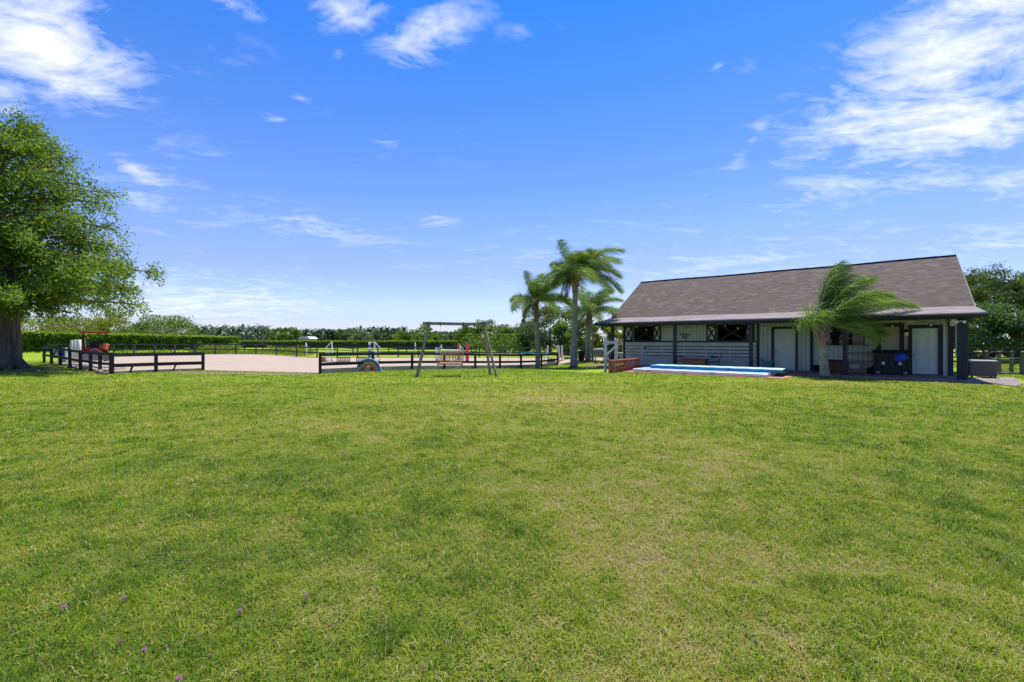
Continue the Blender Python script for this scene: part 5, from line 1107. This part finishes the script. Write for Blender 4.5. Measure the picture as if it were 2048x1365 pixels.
# ------------------------------------------------------------------ tractor and arena clutter
def tractor():
    Y = 34.0; x = px(189.5, Y); z0 = gzf(x, Y); root = thing('tractor', 'faded red compact tractor with flat canopy behind the left arena fence', 'tractor', (x, Y, z0), R(42))
    r = M['red']; b = M['rubber']
    MB().box(-.78, .78, -.55, 1.0, 2.16, 2.26).box(-.80, .80, -.57, -.50, 2.13, 2.27).build('canopy', r, root, bevel=.03)
    for sx in (-1, 1):
        for y in (-.35, .7): MB().box(sx * .60 - .03, sx * .60 + .03, y - .03, y + .03, 1.1, 2.16).build('canopy_post', M['black'] if y < 0 else M['grey_metal'], root)
        w = MB().lathe([(0, -.15), (.30, -.15), (.56, -.15), (.62, -.08), (.62, .08), (.56, .15), (.30, .15), (0, .15)], (0, 0, 0), 28).build('wheel', b, root, loc=(sx * .62, .55, .62), rot=(0, R(90), 0))
        MB().lathe([(0, -.17), (.22, -.17), (.27, -.10), (.27, .10), (.22, .17), (0, .17)], (0, 0, 0), 20).build('rim', M['red'], w)
        w = MB().lathe([(0, -.10), (.22, -.10), (.36, -.08), (.38, 0), (.36, .08), (.22, .10), (0, .10)], (0, 0, 0), 24).build('wheel', b, root, loc=(sx * .55, 2.1, .38), rot=(0, R(90), 0))
        MB().lathe([(0, -.12), (.17, -.12), (.17, .12), (0, .12)], (0, 0, 0), 18).build('rim', M['grey_metal'], w)
        MB().lathe([(0, -.03), (.09, -.03), (.09, .03), (0, .03)], (0, 0, 0), 14).build('tail_lamp', M['orange'], root, loc=(sx * .74, -.15, 1.22), rot=(R(90), 0, 0))
        mb = MB(); mb.tube([(sx * .62 + .18 * 0, .55 + .72 * math.cos(a), .62 + .72 * math.sin(a)) for a in np.linspace(.2, 2.9, 10)], .05, 6); mb.v = [((v[0] - sx * .62) * 3.2 + sx * .62, v[1], v[2]) for v in mb.v]; mb.build('mudguard', r, root)
    MB().box(-.45, .45, -.15, 1.0, .72, 1.02).box(-.55, .55, -.2, .15, .92, 1.06).build('body', r, root, bevel=.04)
    MB().box(-.30, .30, 1.0, 2.6, .65, 1.25).build('bonnet', r, root, bevel=.06)
    MB().box(-.28, .28, .25, .70, 1.06, 1.15).box(-.28, .28, .15, .25, 1.06, 1.50).build('seat', M['black'], root, bevel=.03)
    mb = MB(); mb.tube([(0, 1.05, 1.1), (0, .85, 1.42)], .02, 6); mb.tube([(.19 * math.cos(a), .85 + .08 * math.sin(a), 1.42 + .17 * math.sin(a)) for a in np.linspace(0, 6.28, 18)], .014, 6); mb.build('steering_wheel', M['black'], root)
    MB().bar((-.35, -.25, .75), (-.10, -.85, .32), .05, .05).bar((.35, -.25, .75), (.10, -.85, .32), .05, .05).bar((0, -.25, .95), (0, -.85, .55), .05, .05).build('hitch', M['grey_metal'], root)
    MB().tube([(-.50, -.1, 1.05), (-.50, -.2, 1.75), (-.30, -.2, 1.80)], .022, 6).build('lever', M['white_paint'], root)
    # box scraper hung on the hitch
    s = thing('box_scraper', 'grey ribbed box scraper implement behind the tractor', 'farm implement', (x + 1.15 * math.sin(R(42)), Y - 1.15 * math.cos(R(42)), z0), R(42))
    mb = MB(); mb.box(-.85, .85, -.02, .02, .12, .60)
    for k in np.arange(-.8, .81, .1): mb.box(k - .012, k + .012, -.05, -.021, .12, .60)
    mb.build('blade', M['grey_metal'], s)
    for sx in (-1, 1): MB().box(sx * .85 - .02, sx * .85 + .02, -.35, .35, .08, .55).build('side_plate', M['grey_metal'], s)
    MB().bar((-.5, 0, .6), (0, .1, 1.0), .04, .04).bar((.5, 0, .6), (0, .1, 1.0), .04, .04).build('mast', M['grey_metal'], s)
tractor()
def barrel(u, Y, zb, h, rad, lab, grp, mat='white_paint'):
    t = thing('plastic_drum', lab, 'drum', (px(u, Y), Y, zb), 0, grp)
    MB().lathe([(0, 0), (rad, 0), (rad, h * .3), (rad * 1.04, h * .33), (rad, h * .36), (rad, h * .63), (rad * 1.04, h * .66), (rad, h * .69), (rad, h), (rad * .9, h + .01)], (0, 0, 0), 18).build('shell', M[mat], t); MB().lathe([(rad * .88, h + .01), (rad * .5, h + .015), (0, h + .015)], (0, 0, 0), 18).build('drum_lid', M['wicker_top'], t)
zz = gzf(px(145, 29), 29)
barrel(145, 29.4, zz, 1.42, .11, 'slim white upright tube left of the tractor, first of three', 'white tubes by the tractor')
barrel(151, 29.0, zz, 1.46, .11, 'slim white upright tube left of the tractor, middle of three', 'white tubes by the tractor')
barrel(157.5, 28.8, zz, 1.46, .12, 'slim white upright tube nearest the tractor', 'white tubes by the tractor')
# white and blue block panels behind the left fence
jb = thing('painted_hurdle', 'white and blue striped jump panel leaning behind the left fence', 'jump panel', (px(124, 27.8), 27.8, gzf(px(124, 27.8), 27.8)))
MB().box(-.28, .22, 0, .05, .42, .98).build('panel', M['white_paint'], jb); MB().box(-.25, -.08, -.01, -.001, .50, .80).box(.0, .14, -.01, -.001, .46, .90).build('stripe', M['blue'], jb); MB().box(-.24, .20, .0, .05, .06, .34).build('lower_panel', M['white_wood'], jb)
for x in (-.26, .20): MB().box(x - .03, x + .03, .051, .10, 0, .98).build('leg', M['white_paint'], jb)
jb = thing('painted_hurdle', 'weathered grey jump panel leaning left of the blue striped one', 'jump panel', (px(109, 28.6), 28.6, gzf(px(109, 28.6), 28.6)))
MB().box(-.28, .28, 0, .05, .30, .95).build('panel', M['white_wood'], jb); MB().bar((-.2, -.02, .4), (.2, -.02, .85), .02, .07).build('stripe', M['black'], jb)
for x in (-.26, .20): MB().box(x - .03, x + .03, .051, .10, 0, .95).build('leg', M['white_paint'], jb)
# loose poles and boards at the foot of the left fence
def pole(a, b, r, mat, lab, grp='loose poles at the fence foot', cat='pole'):
    a = Vector(a); b = Vector(b); t = thing('jump_pole', lab, cat, a, 0, grp); d = b - a
    MB().tube([(0, 0, 0), tuple(d)], r, 8).build('rod', M[mat], t); MB().tube([tuple(d * .98), tuple(d * 1.003)], r * 1.12, 8).build('end_cap', M['post_grey'], t)
def gpt(u, v, dz=.05): p = gp(u, v); p.z += dz; return p
pole(gpt(163, 737, .12), gpt(209, 749, .10), .07, 'tan', 'tan pole lying on the ground under the left fence')
pole(gpt(176, 740, .05), gpt(212, 751), .07, 'post_grey', 'grey pole lying nearest the lawn under the left fence')
pole(gpt(172, 734, .10), gpt(218, 745, .08), .06, 'white_wood', 'whitish pole lying behind the tan pole')
pole(gpt(139, 732, .04), gpt(162, 740, .04), .05, 'white_wood', 'thin pale pole pointing at the cypress')
# wing standards and jumps in the arena
def wing(u, Y, lab, vtop, wd, flip=1, mat='white_paint', rz=0, grp='white wing standards'):
    x = px(u, Y); z0 = gzf(x, Y); h = zv(vtop, Y) - z0; t = thing('jump_standard', lab, 'jump standard', (x, Y, z0), rz, grp)
    MB().box(-.05, .05, -.05, .05, 0, h).build('post', M[mat], t); xo = -flip * wd
    MB().box(xo - .04, xo + .04, -.04, .04, .0, h * .72).build('post', M[mat], t)
    MB().bar((0, 0, h - .05), (xo, 0, h * .72 - .04), .05, .08).bar((0, 0, h * .56), (xo, 0, h * .36), .05, .08).bar((xo, 0, .2), (0, 0, .2), .04, .07).build('rail', M[mat], t)
    MB().box(-.05, .05, -.35, .35, 0, .06).box(xo - .04, xo + .04, -.35, .35, 0, .06).build('foot', M['black_wood'], t)
wing(664, 44, 'white wing standard at the left end of the picket jump', 683, .55, 1)
wing(749, 44, 'white wing standard at the right end of the picket jump', 684, .50, -1)
def picket(u0, u1, Y, lab):
    x0, x1 = px(u0, Y), px(u1, Y); z0 = gzf(x0, Y); t = thing('picket_filler', lab, 'jump filler', (x0, Y, z0), 0, 'brown picket fillers'); n = 8
    for k in range(n): x = (x1 - x0) * k / (n - 1); MB().box(x - .04, x + .04, 0, .02, .02, .52).build('picket', M['brown_post'], t)
    MB().box(-.05, x1 - x0 + .05, .021, .05, .42, .48).box(-.05, x1 - x0 + .05, .021, .05, .10, .16).build('cross_rail', M['brown_post'], t)
picket(674, 699, 43.5, 'brown picket filler left half of the jump'); picket(713, 737, 43.5, 'brown picket filler right half of the jump, left of the painted arch')
Yp = 43.2; pole((px(652, Yp), Yp, gzf(px(652, Yp), Yp) + .05), (px(710, Yp), Yp, gzf(px(700, Yp), Yp) + .05), .05, 'brown_post', 'brown ground pole lying in front of the pickets', 'poles of the picket jump')
# striped standard right of it
x = px(739, 42); ss_ = thing('jump_standard', 'white and blue banded column standard with cup, left of the right wing', 'jump standard', (x, 42, gzf(x, 42)))
mb = MB(); hh = zv(685, 42) - gzf(x, 42)
for k in range(8): MB().lathe([(0, hh * k / 8), (.11, hh * k / 8), (.11, hh * (k + 1) / 8 - .002), (0, hh * (k + 1) / 8 - .002)], (0, 0, 0), 12).build('band', M['white_paint' if k % 2 else 'skyblue'], ss_)
MB().bar((0, 0, hh - .1), (.45, 0, hh + .02), .06, .06).build('arm', M['white_paint'], ss_); MB().box(-.25, .25, -.25, .25, 0, .05).build('foot', M['black_wood'], ss_)
# painted half round panel: concentric bands
Yr = 24.6; xr = px(737, Yr); rb_ = thing('arch_panel', 'half round jump panel painted in blue, mustard and coral bands behind the fence', 'jump panel', (xr, Yr, gzf(xr, Yr) + .02), R(-6)); R0 = (764 - 711) / 2 / F * Yr
def arc(r0, r1, mat, y0, nm):
    n = 26; mb = MB(); o = [(r1 * math.cos(a), r1 * .96 * math.sin(a)) for a in np.linspace(0, math.pi, n)]; i_ = [(r0 * math.cos(a), r0 * .96 * math.sin(a)) for a in np.linspace(0, math.pi, n)]
    for k in range(n - 1): mb.prism([o[k], o[k + 1], i_[k + 1], i_[k]], y0, y0 + .03)
    mb.build(nm, M[mat], rb_)
arc(R0 * .74, R0 * .97, 'skyblue', 0, 'outer_band'); arc(R0 * .60, R0 * .739, 'yellow', 0, 'middle_band'); arc(R0 * .38, R0 * .599, 'coral', 0, 'inner_band'); arc(R0 * .971, R0, 'white_paint', -.003, 'rim')
for sx in (-1, 1): MB().box(sx * R0 * .8 - .04, sx * R0 * .8 + .04, .031, .35, 0, .05).build('foot', M['white_paint'], rb_)
# rail jump seen beyond the swing, pink pillars
wing(883, 48, 'white ladder standard left of the rail jump seen behind the porch swing', 690, .30, 1)
wing(920.5, 48, 'white ladder standard right of the rail jump seen behind the porch swing', 690, .30, -1)
Yj = 47.8
pole((px(882, Yj), Yj, zv(700.5, Yj)), (px(921, Yj), Yj, zv(701.5, Yj)), .06, 'white_paint', 'white upper rail across the ladder standards', 'rails of the far jump')
pole((px(880, Yj), Yj, zv(705, Yj)), (px(922, Yj), Yj, zv(705, Yj)), .06, 'wicker_top', 'greyish lower rail across the ladder standards', 'rails of the far jump')
def pillar(u, Y, vtop, lab, wd, mat='pink', slope=True, grp='pink pillars'):
    x = px(u, Y); z0 = gzf(x, Y); h = zv(vtop, Y) - z0; t = thing('pillar_standard', lab, 'jump standard', (x, Y, z0), 0, grp)
    MB().prism([(-wd / 2, .05), (wd / 2, .05), (wd / 2, h * .76), (0 if slope else wd / 2, h), (-wd / 2, h)], -.12, .12).build('pillar_body', M[mat], t, bevel=.01); MB().box(-wd * 1.2, wd * 1.9, -.3, .3, 0, .05).build('foot', M['redwood'], t)
pillar(934.5, 43, 687, 'hot pink pillar standard with slanted top right of the porch swing', .30)
pillar(917.5, 50, 688, 'faded pink pillar standard behind the white ladder standard', .20, 'coral', False)
pillar(872.5, 44, 696, 'short white pillar left of the porch swing', .14, 'white_paint', False, 'white jump pillars')
pillar(612.5, 60, 687, 'white bird necked standard far behind the arena fence, left one', .14, 'white_paint', True, 'white jump pillars')
pillar(830.5, 60, 685, 'white standard far behind the arena fence near the swing leg', .14, 'white_paint', True, 'white jump pillars')
pillar(1095.5, 41, 692, 'tall white post standing right of the left palm', .13, 'white_paint', False, 'white jump posts')
pillar(1117.5, 40, 693, 'tall white post with dark base at the fence end', .15, 'white_paint', False, 'white jump posts')
pillar(1124, 42, 692, 'tall white post, right one of the pair at the fence end', .13, 'white_paint', False, 'white jump posts')
pillar(1142.5, 44, 694, 'white post just left of the tallest palm trunk', .13, 'white_paint', False, 'white jump posts')
ga = thing('wing_arm', 'cream curved wing arm leaning on the white post at the fence end', 'jump part', (px(1113, 40.5), 40.5, gzf(px(1113, 40.5), 40.5)))
hh = zv(690, 40.5) - gzf(px(1113, 40.5), 40.5); MB().tube([(.1, 0, 0), (.12, 0, hh * .6), (.02, 0, hh * .82), (-.30, 0, hh)], .05, 8).build('curved_arm', M['tan'], ga); MB().tube([(.02, 0, hh * .82), (.16, 0, hh * .98)], .045, 8).build('short_arm', M['white_paint'], ga)
tb = thing('teal_plank', 'long teal plank jump rail behind the fence and left palm', 'jump rail', (px(1066, 40), 40, gzf(px(1066, 40), 40)))
w_ = (1092 - 1042) / 2 / F * 40; MB().box(-w_, w_, 0, .05, zv(706.5, 40) + .35, zv(703.2, 40) + .35).build('plank', M['teal'], tb)
for sx in (-1, 1): MB().box(sx * w_ * .9 - .04, sx * w_ * .9 + .04, .051, .10, 0, .98).build('leg', M['white_paint'], tb)
fb = thing('flower_box', 'grey box filler on the sand behind the fence end', 'jump filler', (px(1103, 39.5), 39.5, gzf(px(1103, 39.5), 39.5)))
MB().box(-.35, .35, -.12, .12, 0, .40).build('box_body', M['conc'], fb, bevel=.02)
for x in (-.2, 0, .2): MB().lathe([(0, .40), (.1, .42), (.07, .50), (0, .52)], (x, 0, 0), 8).build('tuft', M['mg'], fb)
fb = thing('flower_box', 'low grey board filler lying on the sand between the white posts', 'jump filler', (px(1135, 43), 43, gzf(px(1135, 43), 43)))
MB().box(-.32, .32, -.12, .12, 0, .22).build('box_body', M['conc'], fb, bevel=.02); MB().box(-.36, .36, -.14, .14, .22, .26).build('lid', M['wicker_top'], fb)
pl = gp(1012, 729); pole((pl.x, pl.y + .3, pl.z), (px(1025, pl.y + 1.2), pl.y + 1.2, zv(697, pl.y + 1.2)), .03, 'white_wood', 'thin whitish pole leaning against the fence right of the swing', 'leaning pole')
rb2 = thing('jump_cup_tray', 'small red plastic tray on the sand left of the left wing standard', 'tray', (px(645, 44), 44, gzf(px(645, 44), 44)))
MB().box(-.25, .25, -.15, .15, .0, .5).build('tray_body', M['coral'], rb2, bevel=.03); MB().tube([(-.2, 0, .5), (0, 0, .68), (.2, 0, .5)], .02, 6).build('handle', M['red'], rb2)

# left of the barn: bins, pole, covered grill, playhouse
def gb(u, Y): x = px(u, Y); return Vector((x, Y, gzf(x, Y)))
bn2 = thing('rubbish_bin', 'black wheeled bin between the tall and the short palm', 'bin', gb(1162.5, 37.2)); 
mb = MB(); mb.add([(-.20, -.2, .05), (.20, -.2, .05), (.20, .2, .05), (-.20, .2, .05), (-.27, -.27, .82), (.27, -.27, .82), (.27, .27, .82), (-.27, .27, .82)], [(0, 3, 2, 1), (4, 5, 6, 7), (0, 1, 5, 4), (1, 2, 6, 5), (2, 3, 7, 6), (3, 0, 4, 7)]); mb.build('bin_body', M['black'], bn2, bevel=.02); MB().box(-.29, .29, -.30, .30, .82, .88).build('lid', M['rubber'], bn2, bevel=.02)
for sx in (-1, 1): MB().lathe([(0, -.03), (.09, -.03), (.09, .03), (0, .03)], (0, 0, 0), 12).build('wheel', M['rubber'], bn2, loc=(sx * .2, .2, .09), rot=(0, R(90), 0))
wp = thing('timber_pole', 'slender pale timber pole right of the short palm', 'pole', gb(1184.5, 36.5)); MB().tube([(0, 0, -.1), (0, 0, 1.6), (.02, 0, zv(650, 36.5))], [.075, .07, .06], 8).build('shaft', M['post_grey'], wp); MB().lathe([(.06, 0), (.03, .03), (0, .035)], (.02, 0, zv(650, 36.5)), 8).build('top_cap', M['white_wood'], wp)
gr = thing('covered_grill', 'barbecue grill under a wrinkled grey cover left of the barn', 'grill', gb(1199, 33.5))
mb = MB(); N = 20; rows = [(.36, .50), (.44, .62), (.47, .80), (.46, .95), (.38, 1.06), (.22, 1.12), (0, 1.13)]
mb.lathe(rows, (0, 0, 0), 22); mb.v = [(x * 1.02 * (1 + .06 * math.sin(13 * y + 9 * z)), y * .62 * (1 + .06 * math.sin(11 * x)), z + .02 * math.sin(14 * x)) for x, y, z in mb.v]; mb.build('cover', M['grey_fabric'], gr)
for x in (-.30, .30):
    for y in (-.16, .16): MB().box(x - .02, x + .02, y - .02, y + .02, 0, .52).build('leg', M['grey_metal'], gr)
MB().box(-.32, .32, -.18, .18, .14, .17).build('shelf', M['black'], gr)
for x in (-.34, .34): MB().lathe([(0, -.025), (.10, -.025), (.10, .025), (0, .025)], (0, 0, 0), 14).build('wheel', M['rubber'], gr, loc=(x, 0, .10), rot=(0, R(90), 0))
ph = thing('playhouse', 'small playhouse with orange gable and white roof edge behind the porch post', 'playhouse', gb(1227, 34), R(-14)); hb = zv(689, 34) - gzf(px(1227, 34), 34); ha = zv(677, 34) - gzf(px(1227, 34), 34)
w_ = .72
MB().prism([(-w_, hb + .02), (w_, hb + .02), (.0, ha)], .02, .08).build('gable', M['orange'], ph)
MB().bar((-w_ - .08, .6, hb - .02), (0, .6, ha + .04), 1.3, .05).bar((0, .6, ha + .03), (w_ + .08, .6, hb - .03), 1.3, .05).build('roof', M['black_wood'], ph)
MB().bar((-w_ - .08, -.08, hb - .01), (0, -.08, ha + .06), .05, .10).bar((0, -.08, ha + .05), (w_ + .08, -.08, hb - .02), .05, .10).box(-w_, w_, -.03, .015, hb - .06, hb + .02).build('roof_edge', M['white_paint'], ph)
for x in (-w_ + .05, w_ - .05):
    for y in (.05, 1.1): MB().box(x - .04, x + .04, y - .04, y + .04, 0, hb - .05).build('post', M['white_wood'], ph)
MB().box(-w_ + .1, w_ - .1, .06, .10, 0, .72).build('wall', M['wicker_top'], ph)
MB().box(.02, .40, .04, .059, .28, .58).build('window', M['glass'], ph)
sk = thing('play_kitchen', 'pale grey play counter with dark opening beside the left barn corner', 'play kitchen', gb(1237, 31.8), R(-10)); MB().box(-.28, .28, 0, .35, 0, .80).build('cabinet', M['wicker_top'], sk, bevel=.01); MB().box(-.20, .06, -.015, -.001, .28, .60).build('oven_door', M['glass'], sk); MB().box(-.32, .32, -.04, .38, .80, .85).build('worktop', M['white_paint'], sk)

# ------------------------------------------------------------------ pink flowers standing in the lawn
def flower(u, v, s, lab, dull=False):
    z = .055; Y = (H - z) * F / (v - V0); x = px(u, Y); t = thing('pink_flower', lab, 'flower', (x, Y, 0), random.uniform(0, 6), 'pink puff flowers in the lawn')
    MB().tube([(0, 0, 0), (.004, .003, .03), (.0, 0, z - s * .4)], .0014, 5).build('stem', M['rachis'], t)
    n = 220; d = unit(rng.normal(size=(n, 3)) + np.array([0, 0, .3])); P = d * s * .5; V, Fc = leafcloud(P, s * .55, d, 5, .15); V = V + np.array([0, 0, z])
    link('flower_head', fast_mesh('flower_head', V, Fc, [M['petal' if not dull else 'petal_dull']], rng.random(n)), t)
M['petal'] = leafmat('pink flower filaments', (.42, .10, .40), (.62, .22, .58), (.85, .55, .80), None, .4)
M['petal_dull'] = leafmat('faded pink flower filaments', (.30, .14, .14), (.45, .25, .24), (.60, .40, .36), None, .4)
fls = [(247, 1196, 'bright pink puff flower, second from the left edge of the lawn', 0), (128, 1214, 'pink puff flower nearest the left edge of the lawn', 0), (289, 1300, 'bright pink puff flower low in the left corner, above the lowest one', 0), (358, 1357, 'pink puff flower lowest of all at the bottom edge', 0),
 (611, 1191, 'pink puff flower beside the straw patch left of centre', 0), (480, 1222, 'pale pink puff flower next to a small dry one, left of centre', 0), (402, 1050, 'faded puff flower farthest back on the left', 1), (422, 1312, 'faded brownish puff flower right of the bright pink low one', 1), (484, 1213, 'small dry brown puff flower touching the pale pink one', 1),
 (690, 1031, 'faded puff flower of the upper pair left of centre', 1), (375, 1122, 'faded puff flower between the far faded one and the bright pair', 1), (753, 1242, 'faded pink puff flower right of the straw patch', 1), (846, 1335, 'faded pink puff flower near the bottom edge left of the middle', 1), (492, 920, 'tiny faded puff flower in the far left lawn', 1), (243, 1283, 'dry brown puff flower left of the bright low one', 1)]
for (u, v, lb, du) in fls: flower(u, v, .018 if not du else .015, lb, bool(du))

# ------------------------------------------------------------------ grass blades (one object, nobody could count them)
def in_barn(x, y):
    rx_ = x - P0.x; ry_ = y - P0.y; t = rx_ * DT.x + ry_ * DT.y; r = rx_ * DN.x + ry_ * DN.y
    return ((t > -1.0) & (t < 16.4) & (r > -.92)) | ((t > 5.6) & (t < 16.3) & (r > -3.4)) | ((t > -2.1) & (t <= -.85) & (r > -1.9 - (t + 1.25) * 2) & (r < 3.8)) | ((t > 13.1) & (t < 18) & (r > -5.0))
def blades():
    Ps = []; Hs = []; Ws = []; Ts = []
    bands = [(-.2, 1.75, 3500), (1.75, 3.2, 9500), (3.2, 5, 5600), (5, 8, 2900), (8, 12, 1500), (12, 18, 700), (18, 27, 300), (27, 36, 110)]
    for (y0, y1, dn) in bands:
        xw = 1.2 * y1 + 3.2; n = int(dn * (y1 - y0) * 2 * xw); y = rng.uniform(y0, y1, n); x = rng.uniform(-xw, xw, n)
        k = (np.abs(x) < 1.17 * y + 3.2) & ((np.abs(x) < 1.17 * y + .4) | (rng.random(n) < .55)) & ~in_barn(x, y) & ~inpoly(x, y, ARENA) & (rng.random(n) > soilness(x, y) * .9); x = x[k]; y = y[k]; n = len(x)
        # clumps: pull blades towards small tufts
        dr = dryness(x, y)
        tuft = vnoise(x, y, .09 + .0 * y, 11) * .6 + vnoise(x, y, .30, 13) * .4; tall = .35 + 1.35 * tuft
        h = np.clip(rng.normal(.036, .012, n), .012, .08) * tall * np.where(y > 8, 1.15, 1) ; w = np.maximum(.0032, .00105 * y) * np.where(np.abs(x) < 1.17 * y + .4, 1, 1.35) * rng.uniform(.7, 1.4, n)
        straw = rng.random(n) < .05 + .32 * np.clip(dr - .34, 0, .7)
        t = np.clip(dr * .9 + (.5 - tuft) * .55 + (vnoise(x, y, .20, 17) - .5) * .38 + rng.normal(0, .15, n), 0.0, .88); t = np.where(straw, rng.uniform(.76, .97, n), t)
        h = np.where(straw, h * .95, h)
        Ps.append(np.stack([x, y, gz(x, y) - .002], 1)); Hs.append(h); Ws.append(w); Ts.append(t)
    P = np.concatenate(Ps); h = np.concatenate(Hs)[:, None]; w = np.concatenate(Ws)[:, None]; T = np.concatenate(Ts); n = len(P)
    a = rng.random(n) * 2 * np.pi; lean = rng.uniform(.25, 1.5, n)[:, None]; D = np.stack([np.cos(a), np.sin(a), np.zeros(n)], 1); Sd = np.stack([-np.sin(a + rng.normal(0, .6, n)), np.cos(a), np.zeros(n)], 1)
    m = P + np.array([0, 0, 1.0]) * h * .6 + D * h * .35 * lean; e = P + np.array([0, 0, 1.0]) * h * (.95 - .28 * lean) + D * h * .95 * lean
    e[:, 2] = np.maximum(e[:, 2], P[:, 2] + .003)
    V = np.stack([P - Sd * w * .4, P + Sd * w * .4, m + Sd * w * .5, e, m - Sd * w * .5], 1).reshape(-1, 3); base = np.arange(n)[:, None] * 5
    Fq = base + np.array([[0, 1, 2, 4]]); Ft = base + np.array([[4, 2, 3, 3]])
    # quads for the lower half and triangles for the tip
    me = bpy.data.meshes.new('lawn_grass'); nv = len(V); me.vertices.add(nv); me.vertices.foreach_set('co', V.astype(np.float32).ravel())
    lp = np.concatenate([Fq, Ft[:, :3]], 1).astype(np.int32).ravel(); me.loops.add(len(lp)); me.loops.foreach_set('vertex_index', lp)
    ls = np.empty(2 * n, np.int32); ls[0::2] = np.arange(n) * 7; ls[1::2] = np.arange(n) * 7 + 4; me.polygons.add(2 * n); me.polygons.foreach_set('loop_start', ls); me.update(calc_edges=True)
    at_ = me.attributes.new('tint', 'FLOAT', 'FACE'); at_.data.foreach_set('value', np.repeat(T, 2).astype(np.float32)); me.materials.append(M['grass'])
    o = link('lawn_grass', me); stuff(o, 'short patchy lawn grass with yellow and straw coloured areas', 'grass'); print('blades', n)
blades()
def clover():
    """low broad weeds in the near left lawn"""
    n = 26000; y = 1.8 + 7.5 * rng.random(n) ** 1.4; x = rng.uniform(-1.2, 1.2, n) * y
    k = (fbm(x, y, .9, 21) + .22 * np.exp(-((x + 2.4) / 2.2) ** 2) - .0 * x > .60); x = x[k]; y = y[k]; n = len(x)
    P = np.stack([x, y, .012 + .026 * rng.random(n)], 1); V, Fc = leafcloud(P, .020, rng.normal(size=(n, 3)) * np.array([1, 1, .35]), 1.7, .1)
    o = link('lawn_weeds', fast_mesh('lawn_weeds', V, Fc, [M['clover']], np.clip(rng.normal(.5, .22, n), 0, 1))); stuff(o, 'low broad leaved weeds mixed into the near lawn', 'weeds')
M['clover'] = leafmat('low weed leaves', (.05, .11, .018), (.10, .19, .028), (.17, .26, .04), None, .35)
clover()
